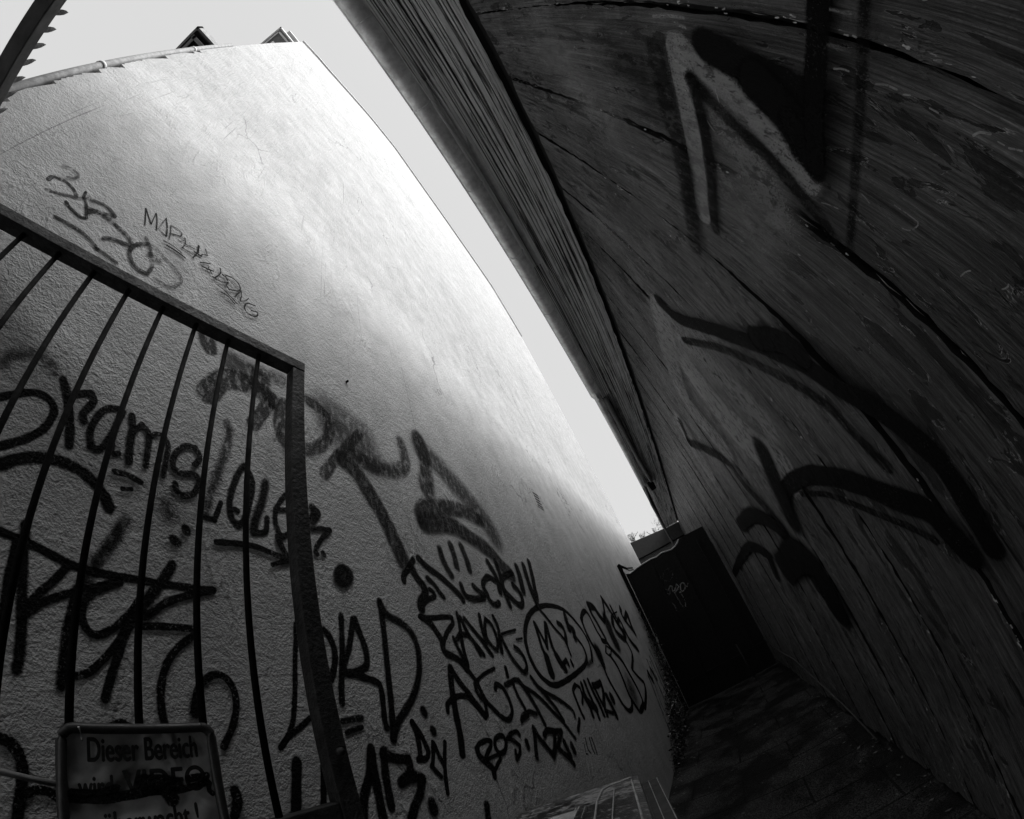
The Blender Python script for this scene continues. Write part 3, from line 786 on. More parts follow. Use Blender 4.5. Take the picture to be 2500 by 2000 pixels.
GATE_TAGS = [
 ('pale dripping spray tag near the top of the gate panel', [
  (21,0.4,0.5,[(-420,282),(-443,319),(-393,352),(-440,410),(-410,437),(-363,396),(-380,345)]),
  (19,0.4,0.7,[(-366,423),(-313,462),(-293,435),(-320,364)]),
  (20,0.4,0.8,[(-320,364),(-281,360),(-207,440),(-188,378)]),
  (20,0.4,0.7,[(-188,378),(-301,320),(-221,345)]),
  (20,0.4,0.8,[(-188,311),(-141,404),(-88,409),(-82,338),(-136,283),(-222,278),(-179,297)]),
  (18,0.4,0.7,[(-82,338),(-63,311),(-23,357)]),
  (13,0.4,0.6,[(-427,285),(-427,201),(-400,120),(-414,26)]),
  (12,0.4,0.5,[(-301,320),(-295,199),(-295,98),(-276,4)]),
  (13,0.4,0.6,[(-209,271),(-203,184),(-204,100),(-237,17)]),
  (15,0.6,0.25,[(-290,742),(-216,753),(-184,667),(-225,569),(-315,558),(-365,627),(-317,722)]),
  (15,0.6,0.22,[(-499,732),(-445,704),(-459,608)]),
  (14,0.6,0.2,[(-398,696),(-439,581)]),
  (12,0.6,0.25,[(-178,629),(-163,493)]),
 ]),
]

rng = random.Random(11)
BOLT = (1.161, 1.550)
# ================================================================ ground and passage floor
def mat_floor():
    b = NB('wet_floor')
    br = b.n('ShaderNodeTexBrick'); b.put(br.inputs['Vector'], b.coord((1, 1, 1), (0, 0, math.radians(2))))
    br.inputs['Scale'].default_value = 1.0; br.inputs['Brick Width'].default_value = .9; br.inputs['Row Height'].default_value = .42
    br.inputs['Mortar Size'].default_value = .009; br.inputs['Color1'].default_value = (1, 1, 1, 1); br.inputs['Color2'].default_value = (.8, .8, .8, 1)
    br.inputs['Mortar'].default_value = (.3, .3, .3, 1)
    g = b.noise(b.P, 130, 2, .7); t = b.noise(b.P, 2.2, 4, .6)
    cc = b.n('ShaderNodeRGBToBW'); b.put(cc.inputs[0], br.outputs['Color'])
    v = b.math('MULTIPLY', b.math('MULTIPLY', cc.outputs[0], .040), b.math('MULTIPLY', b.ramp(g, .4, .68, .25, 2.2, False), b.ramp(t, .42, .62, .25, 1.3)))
    h = b.math('MULTIPLY_ADD', g, .010, b.math('MULTIPLY', cc.outputs[0], .006))
    return b.done(b.bsdf(b.grey(v), b.ramp(t, .35, .65, .5, .8, False), .14, 0, b.bump(h)))
M['floor'] = mat_floor()
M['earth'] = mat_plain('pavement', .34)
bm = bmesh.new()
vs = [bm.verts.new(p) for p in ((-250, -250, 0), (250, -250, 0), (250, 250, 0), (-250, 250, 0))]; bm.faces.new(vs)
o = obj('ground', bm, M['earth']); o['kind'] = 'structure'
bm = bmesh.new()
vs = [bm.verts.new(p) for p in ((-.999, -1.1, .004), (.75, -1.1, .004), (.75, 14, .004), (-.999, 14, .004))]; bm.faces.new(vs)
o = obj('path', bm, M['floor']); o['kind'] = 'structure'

# ================================================================ tall house with the plastered gable on the left
house = thing('apartment_building', 'tall old building with a windowless pale plastered gable wall covered in graffiti', 'building', (-5.5, 5.8, 0))
GABLE = [(-.78, 13.55), (-.2, 14.15), (.32, 14.4), (2.7, 16.45), (4.35, 17.15), (6.25, 16.3), (8.7, 15.6), (11.4, 14.9), (12.4, 12.1)]
def gable_z(y):
    for a, c in zip(GABLE[:-1], GABLE[1:]):
        if a[0] <= y <= c[0]: return a[1]+(c[1]-a[1])*(y-a[0])/(c[0]-a[0])
    return GABLE[0][1]
# plaster sheet, its front corner broken and ragged
poly = [(12.4, 0.0)]+[(y, z+H) for y, z in GABLE[::-1]]
z = GABLE[0][1]+H-.1
while z > 6.2: poly.append((-.78+rng.uniform(0, .006), z)); z -= rng.uniform(.3, .6)
while z > .05:
    r_ = rng.random(); dpt = rng.uniform(.002, .012) if r_ < .84 else rng.uniform(.02, .042)
    w_ = rng.uniform(.015, .05)
    poly += [(-.78+.003, z), (-.78+dpt, z-w_*.3), (-.78+dpt*.8, z-w_)]; z -= w_+rng.uniform(.01, .07) if dpt < .02 else w_+rng.uniform(.12, .3)
poly.append((-.78, 0.0))
bm = bmesh.new(); prism(bm, poly, 'x', -1.0, -1.035)
wall = part('plaster_wall', bm, M['plaster'], house)
bm = bmesh.new(); prism(bm, [(12.36, 0)]+[(y, z+H-.04) for y, z in GABLE[::-1][1:]]+[(-.74, 0)], 'x', -1.04, -10)
part('masonry', bm, M['plaster_body'], house)
bm = bmesh.new()                                        # verge flashing up the gable
for a, c in zip(GABLE[:-1], GABLE[1:]):
    A, C = Vector((-1.0, a[0], a[1]+H)), Vector((-1.0, c[0], c[1]+H))
    t_ = .030 if c[0] < 6 else .016
    q = [A+Vector((.05, 0, -.02)), C+Vector((.05, 0, -.02)), C+Vector((.05, 0, t_*3)), A+Vector((.05, 0, t_*3))]
    p_ = [A+Vector((-.3, 0, -.02)), C+Vector((-.3, 0, -.02)), C+Vector((-.3, 0, t_*3)), A+Vector((-.3, 0, t_*3))]
    Q = [bm.verts.new(v) for v in q]; R_ = [bm.verts.new(v) for v in p_]
    bm.faces.new(Q); bm.faces.new(R_[::-1])
    for i in range(4): bm.faces.new((Q[i], R_[i], R_[(i+1) % 4], Q[(i+1) % 4]))
bmesh.ops.recalc_face_normals(bm, faces=bm.faces)
part('verge_flashing', bm, M['zinc'], house)
bm = bmesh.new(); prism(bm, [(y, z+H+.10) for y, z in GABLE]+[(y, z+H-.02) for y, z in GABLE[::-1]], 'x', -1.31, -10.2)
part('roof', bm, M['dark_metal'], house)
# drainpipe up the broken corner
bm = bmesh.new(); tube(bm, [(-1.028, -.812, .02), (-1.028, -.812, 5.5+H)], .026, 14)
dp = part('drainpipe', bm, M['grey_metal'], house, True)
for z in (2.35, 4.1, 5.7):
    bm = bmesh.new(); tube(bm, [(-1.028, -.812, z), (-1.028, -.812, z+.03)], .031, 14); sub('pipe_clamp', bm, M['zinc'], dp, True)
# balconies on the street front, seen from underneath past the corner
def balcony(x1, y0, zb, dep, mat, trim):
    bm = bmesh.new(); box(bm, (-4.2, y0, zb), (x1, -.74, zb+.16), .01)
    bl = part('balcony', bm, mat, house)
    bm = bmesh.new()
    box(bm, (-4.25, y0-.03, zb+.03), (x1+.03, y0-.002, zb+.22)); box(bm, (x1+.002, y0-.03, zb+.03), (x1+.03, -.76, zb+.22))
    box(bm, (x1-.09, y0+.02, zb-.035), (x1-.05, -.76, zb-.002)); box(bm, (-4.2, y0+.03, zb-.035), (x1-.05, y0+.06, zb-.002))
    sub('edge_trim', bm, trim, bl)
    bm = bmesh.new()
    box(bm, (x1-.55, y0+.13, zb-.025), (x1-.32, y0+.21, zb-.002)); box(bm, (x1-.62, y0+.26, zb-.025), (x1-.42, y0+.34, zb-.002))
    sub('soffit_panel', bm, M['soffit_pale'], bl)
    return bl
balcony(-1.2, -1.22, 5.53+H, .4, M['dark_metal'], M['grey_metal'])
balcony(-1.12, -1.32, 12.24+H, .4, M['grey_metal'], M['zinc'])
bm = bmesh.new(); box(bm, (-9.8, -1.22, 13.2+H), (-1.05, -.74, 13.36+H), .01); part('eaves', bm, M['zinc'], house)
# small vent
vent = None
bm = bmesh.new(); box(bm, (-1.0, 3.86, 1.56+H), (-.996, 4.04, 1.77+H)); vent = part('vent_grille', bm, M['plaster'], house)
for k in range(5):
    bm = bmesh.new(); box(bm, (-.9963, 3.875, 1.575+H+k*.038), (-.9945, 4.025, 1.595+H+k*.038)); sub('slot', bm, M['boards_inner'], vent)
on_wall = lambda u, v, off: (-1.0+off, u, v+H)
for lab, st in WALL_TAGS: ribbons('graffiti', st, M['spray_black'], house, on_wall, lab)
bm = bmesh.new(); tube(bm, [(-1.0, BOLT[0], BOLT[1]+H), (-.985, BOLT[0], BOLT[1]+H)], .006, 8); part('anchor_bolt', bm, M['dark_metal'], house, True)

# ================================================================ wooden shed on the right
shed = thing('wooden_shed', 'dark painted shed of wide vertical boards under a low plank eave, sprayed with black letters', 'shed', (3, 5, 0))
X0 = .70
ZT = 2.77+H
seams = [-3.2, -2.7, -2.2, -1.75, -1.25, -.75, -.22, .258, .724, 1.167, 1.667, 2.06, 2.48, 2.94, 3.27, 3.6, 3.95, 4.3, 4.62, 4.95, 5.3, 5.62, 5.98, 6.3, 6.7, 7.05, 7.4, 7.8, 8.2, 8.6, 9.0, 9.4, 9.8, 10.2, 10.6, 11.0, 11.4, 11.8, 12.2, 12.6, 13.0, 13.5, 14.0, 14.5, 15.0, 15.5, 15.9]
bm = bmesh.new()
for i, (a, c) in enumerate(zip(seams[:-1], seams[1:])):
    xo = rng.uniform(0, .008); g1, g2 = rng.uniform(.006, .012), rng.uniform(.006, .012)
    y0, y1 = a+g1, c-g2; zb = .06+rng.uniform(-.02, .03)
    n = 120
    cols = []
    cup = rng.uniform(-.006, .006)
    for k in range(9):                                             # slightly cupped board, ragged along its edges
        u = k/8; col = []
        for j in range(n+1):
            z = zb+(ZT-zb)*j/n
            e = 0
            if k in (0, 8): e = (.004+.004*rng.random()) * (1 if k == 0 else -1)
            y = y0+(y1-y0)*u+e*math.sin(z*3+i)+(rng.uniform(-.0035, .0035) if k in (0, 8) else 0)
            x = X0+xo+cup*(1-(2*u-1)**2)+.003*math.sin(z*1.7+i*2.3)
            if k in (0, 8): x += .004+.006*rng.random()
            if j == 0: z += rng.uniform(-.02, .02)
            col.append(bm.verts.new((x, y, z)))
        cols.append(col)
    for k in range(8):
        for j in range(n):
            f_ = bm.faces.new((cols[k][j], cols[k][j+1], cols[k+1][j+1], cols[k+1][j]))
    for k in (0, 8):                                               # board edges going back
        back = [bm.verts.new((v.co.x+.03, v.co.y, v.co.z)) for v in cols[k]]
        for j in range(n):
            q = (cols[k][j], back[j], back[j+1], cols[k][j+1]); bm.faces.new(q if k == 8 else q[::-1]).material_index = 1
bmesh.ops.recalc_face_normals(bm, faces=bm.faces)
boards = part('board_wall', bm, M['boards'], shed); boards.data.materials.append(M['shaded_edge'])
bm = bmesh.new()
for i, s in enumerate(seams[1:-1]):                                # old filler squeezed out along the joints
    zz = .1; side = rng.choice((-1, 1))
    while zz < ZT-.05:
        ln = rng.uniform(.02, .09)
        if rng.random() < .5:
            y = s+side*rng.uniform(.006, .014); r = rng.uniform(.0005, .0016)
            tube(bm, [(X0+.004, y, zz), (X0+.001, y+rng.uniform(-.003, .003), zz+ln*.5), (X0+.004, y+rng.uniform(-.003, .003), zz+ln)], r, 6, True, [r*.1, r, r*.1])
        zz += ln+rng.uniform(.0, .1)
jf = part('joint_filler', bm, M['filler'], shed, True); jf['kind'] = 'stuff'
bm = bmesh.new(); box(bm, (X0+.05, -3.2, .05), (X0+.07, 15.9, ZT+.5)); part('inner_lining', bm, M['boards_inner'], shed)
bm = bmesh.new(); box(bm, (X0+.08, -3.2, 0), (6.0, 15.9, 3.0+H)); part('shed_body', bm, M['boards_inner'], shed)
bm = bmesh.new()                                                   # curls and crumbs of old paint standing off the boards
def curl(bm, y, z, s_, slim):
    a = rng.uniform(-.35, .35); ca, sa = math.cos(a), math.sin(a); n_ = 3; A_, B_ = [], []
    lift = s_*rng.uniform(.25, .7)
    for k in range(n_+1):
        t = k/n_-.5; w_ = s_*slim*rng.uniform(.1, 1.1)
        py, pz = y+t*s_*sa, z+t*s_*ca
        A_.append(bm.verts.new((X0-.002, py-w_*ca*.5, pz+w_*sa*.5))); B_.append(bm.verts.new((X0-.003-lift*.35*(1-abs(t)*1.4), py+w_*ca*.5, pz-w_*sa*.5)))
    for k in range(n_): bm.faces.new((A_[k], B_[k], B_[k+1], A_[k+1]))
for s_ in seams[5:26]:
    for off, cnt, jit in ((rng.choice((-1, 1))*rng.uniform(.012, .017), 130, .004), (rng.uniform(.04, .12)*rng.choice((-1, 1)), 16, .010), (rng.uniform(.12, .2), 5, .03)):
        zc = rng.uniform(.2, 3.9)
        for k in range(cnt):
            z = rng.uniform(.12, ZT-.05) if off*off < .0004 or rng.random() < .4 else min(ZT-.05, max(.1, rng.gauss(zc, .45)))
            if math.sin(z*3.1+s_*9)+.6*math.sin(z*7.7+s_*4) < -.25: continue
            curl(bm, s_+off+rng.gauss(0, jit), z, rng.uniform(.003, .015), rng.uniform(.15, .45))
pf = part('paint_curls', bm, M['flake'], shed); pf['kind'] = 'stuff'
on_shed = lambda u, v, off: (X0-.004-off, u, v+H)
for lab, st in SHED_PALE:
    o = ribbons('chip_glints' if 'chipped' in lab else 'painted_mark', st, M['spray_pale'], shed, on_shed, lab, .0004)
    if 'chipped' in lab: o['kind'] = 'stuff'
for lab, st in SHED_TAGS: ribbons('graffiti', st, M['spray_on_boards'], shed, on_shed, lab, .004)
# soffit of narrow weathered planks, the outermost ones rotten through
ZS = 3.0+H
edges = [.208]
while edges[-1] < .685: edges.append(edges[-1]+rng.choice((.016, .022, .028, .034, .046, .024)))
edges[-1] = .705
bm = bmesh.new()
for i, (a, c) in enumerate(zip(edges[:-1], edges[1:])):
    dz = rng.uniform(-.005, .005); n = 180; g = rng.choice((.0012, .002, .003, .0042))
    for y0, y1 in ((-3.0, 15.9),):
        A, B = [], []
        ph = rng.uniform(0, 6)
        for j in range(n+1):
            y = y0+(y1-y0)*j/n
            x0 = a+g+.0015*math.sin(y*2.1+ph)+rng.uniform(-.0007, .0007); x1 = c-g+.0015*math.sin(y*1.7+ph*2)+rng.uniform(-.0007, .0007)
            if i == len(edges)-2: x1 = .703+rng.uniform(-.010, .005)
            if a < .30:                                            # broken away wedge
                lim = .208+(y-.62)*.062 if .62 < y < 1.05 else None
                s = None
                if .62 <= y <= 2.25:
                    lo = .235+max(0, (y-1.0))*.03; hi = min(.30, .232+(y-.62)*.13)
                    if y > 2.05: hi = .30-(y-2.05)*.1
                    if x0 < hi and x1 > lo:
                        if x0 < lo: x1 = lo
                        elif x1 > hi: x0 = hi
                        else: x1 = x0+.0004
            A.append((x0, y)); B.append((x1, y))
        z0 = ZS+dz
        va = [bm.verts.new((p[0], p[1], z0)) for p in A]; vb = [bm.verts.new((p[0], p[1], z0+rng.uniform(-.001, .001))) for p in B]
        wa = [bm.verts.new((p[0], p[1], z0+.02)) for p in A]; wb = [bm.verts.new((p[0], p[1], z0+.02)) for p in B]
        for j in range(n):
            bm.faces.new((va[j], vb[j], vb[j+1], va[j+1])); bm.faces.new((va[j], va[j+1], wa[j+1], wa[j])); bm.faces.new((vb[j], wb[j], wb[j+1], vb[j+1]))
            bm.faces.new((wa[j], wa[j+1], wb[j+1], wb[j]))
bmesh.ops.recalc_face_normals(bm, faces=bm.faces)
sof = part('soffit', bm, M['soffit'], shed)
bm = bmesh.new(); box(bm, (.21, .5, ZS+.026), (.33, 2.4, ZS+.030)); sub('underlay', bm, M['soffit_pale'], sof)
bm = bmesh.new(); box(bm, (.19, -3.0, ZS+.034), (X0+.2, 15.9, ZS+.05)); part('roof_deck', bm, M['boards_inner'], shed)
bm = bmesh.new(); prism(bm, [(.10, ZS+.06), (.10, ZS+.10), (6.2, ZS+1.3), (6.2, ZS+1.26)], 'y', -3.1, 15.9); part('roof', bm, M['dark_metal'], shed)
# half round gutter, in two lengths
def gutter(x, zc, r, y0, y1):
    bm = bmesh.new(); n = 14; nn = 40
    rows = []
    for j in range(nn+1):
        y = y0+(y1-y0)*j/nn; rows.append([bm.verts.new((x+r*math.cos(t), y, zc+.004*math.sin(y)+r*math.sin(t))) for t in [math.pi+math.pi*k/n for k in range(n+1)]])
    for a, c in zip(rows[:-1], rows[1:]):
        for k in range(n): bm.faces.new((a[k], a[k+1], c[k+1], c[k]))
    bmesh.ops.solidify(bm, geom=bm.faces[:], thickness=.003)
    tube(bm, [(x-r-.002, y0, zc+.002), (x-r-.002, y1, zc+.002)], .006, 8)
    return bm
g = part('gutter', gutter(.142, 2.955+H, .066, -2.5, 4.78), M['gutter'], shed, True)
y = -2.3
for y in (-.9, -.05, .62, 1.35, 2.1, 2.9, 3.7, 4.4):
    bm = bmesh.new()
    tube(bm, [(.142+.069*math.cos(t), y, 2.955+H+.069*math.sin(t)) for t in [math.pi*1.0+math.pi*k/12 for k in range(13)]], .0035, 6); sub('gutter_bracket', bm, M['zinc'], g)
g2 = part('gutter', gutter(.150, 2.975+H, .048, 4.80, 9.6), M['gutter'], shed, True)
for y in (5.3, 6.4, 7.5, 8.6):
    bm = bmesh.new()
    tube(bm, [(.150+.051*math.cos(t), y, 2.975+H+.051*math.sin(t)) for t in [math.pi+math.pi*k/12 for k in range(13)]], .0035, 6); sub('gutter_bracket', bm, M['zinc'], g2)
bm = bmesh.new(); tube(bm, [(.15, 9.45, 2.93+H), (.15, 9.5, 2.86+H), (.115, 9.62, 2.72+H), (.10, 9.66, 2.5+H), (.10, 9.66, .05)], .030, 10)
dpp = part('downpipe', bm, M['grey_metal'], shed, True)
bm = bmesh.new(); tube(bm, [(.235, 5.0, 2.95+H), (.29, 7.5, 2.95+H), (.36, 9.4, 2.95+H)], .042, 12); part('conduit', bm, M['grey_metal'], shed, True)
bm = bmesh.new(); box(bm, (.26, 9.5, 2.78+H), (.40, 9.62, 2.99+H), .01); br = part('bracket', bm, M['dark_metal'], shed)
bm = bmesh.new(); tube(bm, [(.22, 9.7, 2.80+H), (.44, 9.66, 2.86+H)], .012, 6); sub('bracket_arm', bm, M['zinc'], br)
bm = bmesh.new()                                                   # frayed splinters hanging at the far eave
for k in range(22):
    y = rng.uniform(9.6, 12.8); x = rng.uniform(.21, .34)
    tube(bm, [(x, y, ZS), (x+rng.uniform(-.02, .02), y+rng.uniform(.1, .5), ZS-rng.uniform(.02, .10))], .004, 4, True, [.006, .001])
spl = part('splinters', bm, M['soffit'], shed); spl['kind'] = 'stuff'

# ================================================================ gate leaf standing open along the house wall
GE = Vector((-.744, .650, 0)); GD = Vector((-.160, -.987, 0)).normalized(); GN = Vector((GD.y*-1, GD.x, 0)).normalized()
if GN.x < 0: GN = -GN                                                # towards the passage
gate = thing('metal_gate', 'open dark steel gate leaf with slim vertical bars along the graffiti wall', 'gate', tuple(GE+GD*1.2))
def gp(s, t, z): return GE+GD*s-GN*t+Vector((0, 0, z+H))
def gbox(bm, s0, s1, t0, t1, z0, z1, bev=.002):
    vs = []
    c = [bm.verts.new(gp(s, t, z)) for s in (s0, s1) for t in (t0, t1) for z in (z0, z1)]
    fs = [bm.faces.new([c[i] for i in q]) for q in ((0, 1, 3, 2), (4, 6, 7, 5), (0, 4, 5, 1), (2, 3, 7, 6), (0, 2, 6, 4), (1, 5, 7, 3))]
    bmesh.ops.recalc_face_normals(bm, faces=fs)
    if bev: bmesh.ops.bevel(bm, geom=list({e for f in fs for e in f.edges}), offset=bev, segments=2, affect='EDGES', profile=.5)
bm = bmesh.new(); gbox(bm, .0, 1.22, 0, .046, 1.060, 1.100); part('top_rail', bm, M['worn_metal'], gate)
bm = bmesh.new(); gbox(bm, .0, .046, .001, .045, -1.54, 1.058); part('gate_post', bm, M['worn_metal'], gate)
bm = bmesh.new(); gbox(bm, 1.17, 1.215, .001, .045, -1.54, 1.058); part('gate_post', bm, M['dark_metal'], gate)
bm = bmesh.new(); gbox(bm, .048, 1.168, .004, .042, -.188, -.150); part('middle_rail', bm, M['worn_metal'], gate)
bm = bmesh.new(); gbox(bm, .048, 1.168, .004, .042, -1.50, -1.46); part('bottom_rail', bm, M['dark_metal'], gate)
bm = bmesh.new(); gbox(bm, .048, 1.168, .020, .023, -1.458, -.190, 0); part('kick_panel', bm, M['dark_metal'], gate)
for k in range(9):
    s = .168+k*.1125
    if s > 1.15: break
    bm = bmesh.new(); tube(bm, [tuple(gp(s, .023, -.152)), tuple(gp(s, .023, 1.062))], .0075, 10); part('bar', bm, M['dark_metal'], gate, True)
bm = bmesh.new(); tube(bm, [tuple(gp(.022, -.001, -.05)), tuple(gp(.022, -.012, -.05))], .009, 10); part('rivet', bm, M['worn_metal'], gate, True)

# ================================================================ gate frame overhead with spikes
fr = thing('gate_frame', 'spiked steel gate frame spanning the passage overhead behind the open leaf', 'gate frame', (-.15, -.55, 0))
bm = bmesh.new(); box(bm, (-.998, -.574, 1.10+H), (.69, -.534, 1.152+H), .003); part('lintel', bm, M['lintel'], fr)
bm = bmesh.new(); box(bm, (-.998, -.574, 0), (-.958, -.534, 1.098+H), .003); part('frame_post', bm, M['dark_metal'], fr)
bm = bmesh.new(); box(bm, (.65, -.574, 0), (.69, -.534, 1.098+H), .003); part('frame_post', bm, M['dark_metal'], fr)
M['rust'] = mat_metal('rusty_spike', .10, .6, 0, .8, .004)
for k in range(33):
    x = .655-k*.0505-.005
    if x < -.99: break
    bm = bmesh.new()
    prof = [(-.02, .0085), (.050, .0085), (.068, .0065), (.086, .0006)]
    lean = rng.uniform(-.002, .002); rings = []
    for (dz, r) in prof:
        rings.append([bm.verts.new((x+r*math.cos(t)+lean*dz*20, -.552+r*.55*math.sin(t)+rng.uniform(-.0003, .0003), 1.15+H+dz)) for t in [2*math.pi*q/10 for q in range(10)]])
    for a, c in zip(rings[:-1], rings[1:]):
        for q in range(10): bm.faces.new((a[q], a[(q+1) % 10], c[(q+1) % 10], c[q]))
    bm.faces.new(rings[-1]); part('spike', bm, M['rust'], fr, True)

# ================================================================ warning sign wired to the gate
sign = thing('warning_sign', 'bent sheet-metal surveillance warning sign in a tube frame, wired to the gate bars', 'sign', tuple(gp(.40, -.02, -.2)))
M['sheet'] = None
def mat_sheet():
    b = NB('dented_sheet')
    d = b.noise(b.P, 11, 2, .5, .4); t = b.noise(b.P, 60, 4, .7)
    h = b.math('MULTIPLY_ADD', d, .035, b.math('MULTIPLY', t, .0006))
    return b.done(b.bsdf(b.grey(b.ramp(t, .3, .7, .72, .56, False)), .36, .5, .1, b.bump(h)))
M['sheet'] = mat_sheet()
S0, S1, ZA, ZB = .282, .518, .030, -.205
def sp(s, z, o=0.0):
    bend = .006*math.sin((s-S0)*14)+.004*math.sin(z*30)
    return GE+GD*(S1-(s-S0))*1.0+GN*(.020+bend*.5+o)+Vector((0, 0, z+H)) if False else GE+GD*s+GN*(.020+bend*.4+o)+Vector((0, 0, z+H))
bm = bmesh.new(); NX, NZ = 22, 20; grid = []
for i in range(NX+1):
    grid.append([bm.verts.new(sp(S0+(S1-S0)*i/NX, ZA+(ZB-ZA)*j/NZ)) for j in range(NZ+1)])
for i in range(NX):
    for j in range(NZ): bm.faces.new((grid[i][j], grid[i+1][j], grid[i+1][j+1], grid[i][j+1]))
bmesh.ops.solidify(bm, geom=bm.faces[:], thickness=.0012)
sheet = part('sign_plate', bm, M['sheet'], sign, True)
bm = bmesh.new()
c_ = .018; ring = []
for (cs, cz, a0) in ((S0+c_, ZA-c_, 90), (S0+c_, ZB+c_, 180), (S1-c_, ZB+c_, 270), (S1-c_, ZA-c_, 0)):
    for k in range(5):
        a = math.radians(a0+k*22.5) if a0 != 90 else math.radians(90+k*22.5)
        ring.append((cs+c_*math.cos(a), cz+c_*math.sin(a)))
ring.append(ring[0])
tube(bm, [tuple(sp(a, c2, .003)) for a, c2 in ring], .0085, 10, False)
part('tube_frame', bm, M['chrome'], sign, True)
bm = bmesh.new(); tube(bm, [tuple(gp(.500, -.012, .036)), tuple(gp(.492, -.036, .030)), tuple(gp(.488, -.028, .015)), tuple(gp(.485, -.004, .006))], .0014, 6); part('wire_tie', bm, M['zinc'], sign)
bm = bmesh.new(); tube(bm, [tuple(gp(.52, .0, -.052)), tuple(gp(.60, .0, -.035)), tuple(gp(.80, .0, -.012)), tuple(gp(1.1, .0, .0))], .0046, 8); part('support_rod', bm, M['grey_metal'], sign, True)
M['ink'] = mat_plain('black_lettering', .012, .5)
def text_mesh(body, size, sx):
    cu = bpy.data.curves.new('t', 'FONT'); cu.body = body; cu.size = size; cu.align_x = 'CENTER'; cu.offset = 0
    ob = bpy.data.objects.new('t', cu); scene.collection.objects.link(ob)
    bpy.context.view_layer.update()
    me = bpy.data.meshes.new_from_object(ob.evaluated_get(bpy.context.evaluated_depsgraph_get()))
    bpy.data.objects.remove(ob)
    for v in me.vertices: v.co.x *= sx
    return me
def lettering(body, size, sx, sc, zc, slope=0.0):
    me = text_mesh(body, size, sx)
    for v in me.vertices:
        x, y = v.co.x, v.co.y
        v.co = sp(sc-x, zc+y+slope*x, .0032)
    me.materials.append(M['ink'])
    bb = bmesh.new(); bb.from_mesh(me); g0 = bb.verts[:]+bb.edges[:]+bb.faces[:]
    for k, (ds, dz) in enumerate(((.0011, 0), (-.0011, 0), (0, .0010), (0, -.0010))):      # heavy type: the strokes fattened
        r_ = bmesh.ops.duplicate(bb, geom=g0); bmesh.ops.translate(bb, verts=[v for v in r_['geom'] if isinstance(v, bmesh.types.BMVert)], vec=GD*ds+GN*(.00012*(k+1))+Vector((0, 0, dz)))
    bb.to_mesh(me); bb.free()
    o = link(bpy.data.objects.new('lettering', me)); keep(o, sign); o['label'] = 'black lettering reading '+body
lettering('Dieser Bereich', .050, .575, .395, -.018)
lettering('wird', .046, .60, .470, -.070); lettering('VIDEO', .056, .80, .365, -.071)
lettering('\u00fcberwacht !', .050, .60, .393, -.125)
on_sign = lambda u, v, off: tuple(sp(u, v, .0045+off))
ribbons('scribble', [(15, .2, 1, [(512, -66), (470, -71), (430, -69), (385, -63)]), (11, .2, 1, [(400, -66), (350, -68), (300, -61)]), (22, .25, 1, [(402, -50), (378, -52), (350, -58)]), (9, .2, 1, [(440, -56), (470, -62), (505, -60)]), (8, .2, 1, [(310, -50), (296, -62), (300, -72), (294, -80)]),
                     (20, .3, 1, [(372, -62), (362, -76), (360, -82)]), (12, .25, 1, [(330, -52), (300, -50)])], M['spray_black'], sign, on_sign, 'black spray scrawl crossing out the middle line')

# ================================================================ wheelie bin against the wall
def mat_lid():
    b = NB('worn_sheen_lid')
    n1 = b.noise(b.coord((1, 2.5, 1), (0, 0, math.radians(-12))), 26, 5, .75, .8); n2 = b.noise(b.P, 5, 3)
    v = b.ramp(b.math('MULTIPLY_ADD', n2, .4, b.math('MULTIPLY', n1, .85)), .62, .70, .008, .30)  # pale mottling: scuffs plus sky reflection painted into the colour
    return b.done(b.bsdf(b.grey(v), b.ramp(v, 0, .3, .3, .55), .5, 0, b.bump(b.math('MULTIPLY', n1, .003))))
M['lid'] = mat_lid(); M['bin'] = mat_metal('black_plastic', .012, .4, 0, .4, .0006)
M['wear_glint'] = mat_metal('scuff_glint', .5, .5, 0, .5)  # shared pale: worn lid ribs, sticker and painted rim glints
BZ = H-.545; BC = Vector((-.675, 1.35, 0)); BR = Matrix.Rotation(math.radians(15), 4, 'Z')
def bp(x, y, z): v = BR @ Vector((x, y, 0)); return (BC.x+v.x, BC.y+v.y, z)
wb = thing('wheelie_bin', 'black wheelie bin with a scuffed ribbed lid standing against the graffiti wall', 'bin', (BC.x, BC.y, 0))
def bgrid(bm, fn, xs, ys):
    g_ = [[bm.verts.new(fn(x, y)) for y in ys] for x in xs]
    for i in range(len(xs)-1):
        for j in range(len(ys)-1): bm.faces.new((g_[i][j], g_[i+1][j], g_[i+1][j+1], g_[i][j+1]))
W2, D2 = .262, .36
def lidz(x, y): return BZ+.012*(1-(x/W2)**2)-.012*abs(y/D2)**3-.02*max(0, abs(x/W2)-.9)*10*.3
xs = [-W2+2*W2*i/24 for i in range(25)]; ys = [-D2+2*D2*i/24 for i in range(25)]
bm = bmesh.new(); bgrid(bm, lambda x, y: bp(x, y, lidz(x, y)), xs, ys)
r_ = bmesh.ops.extrude_edge_only(bm, edges=[e for e in bm.edges if e.is_boundary]); bmesh.ops.translate(bm, verts=[v for v in r_['geom'] if isinstance(v, bmesh.types.BMVert)], vec=(0, 0, -.04))
bmesh.ops.recalc_face_normals(bm, faces=bm.faces)
lid = part('lid', bm, M['lid'], wb, False)
bm = bmesh.new()
tube(bm, [bp(x, y, lidz(x, y)+.004) for x, y in ((.085, -.30), (.09, -.1), (.10, .14), (.12, .275), (.15, .305), (.235, .325))], .0042, 6)
tube(bm, [bp(x, y, lidz(x, y)+.003) for x, y in ((.235, -.30), (.237, 0), (.235, .285))], .0042, 6)
tube(bm, [bp(x, y, lidz(x, y)+.003) for x, y in ((.14, -.30), (.15, -.05), (.165, .22))], .0025, 6)
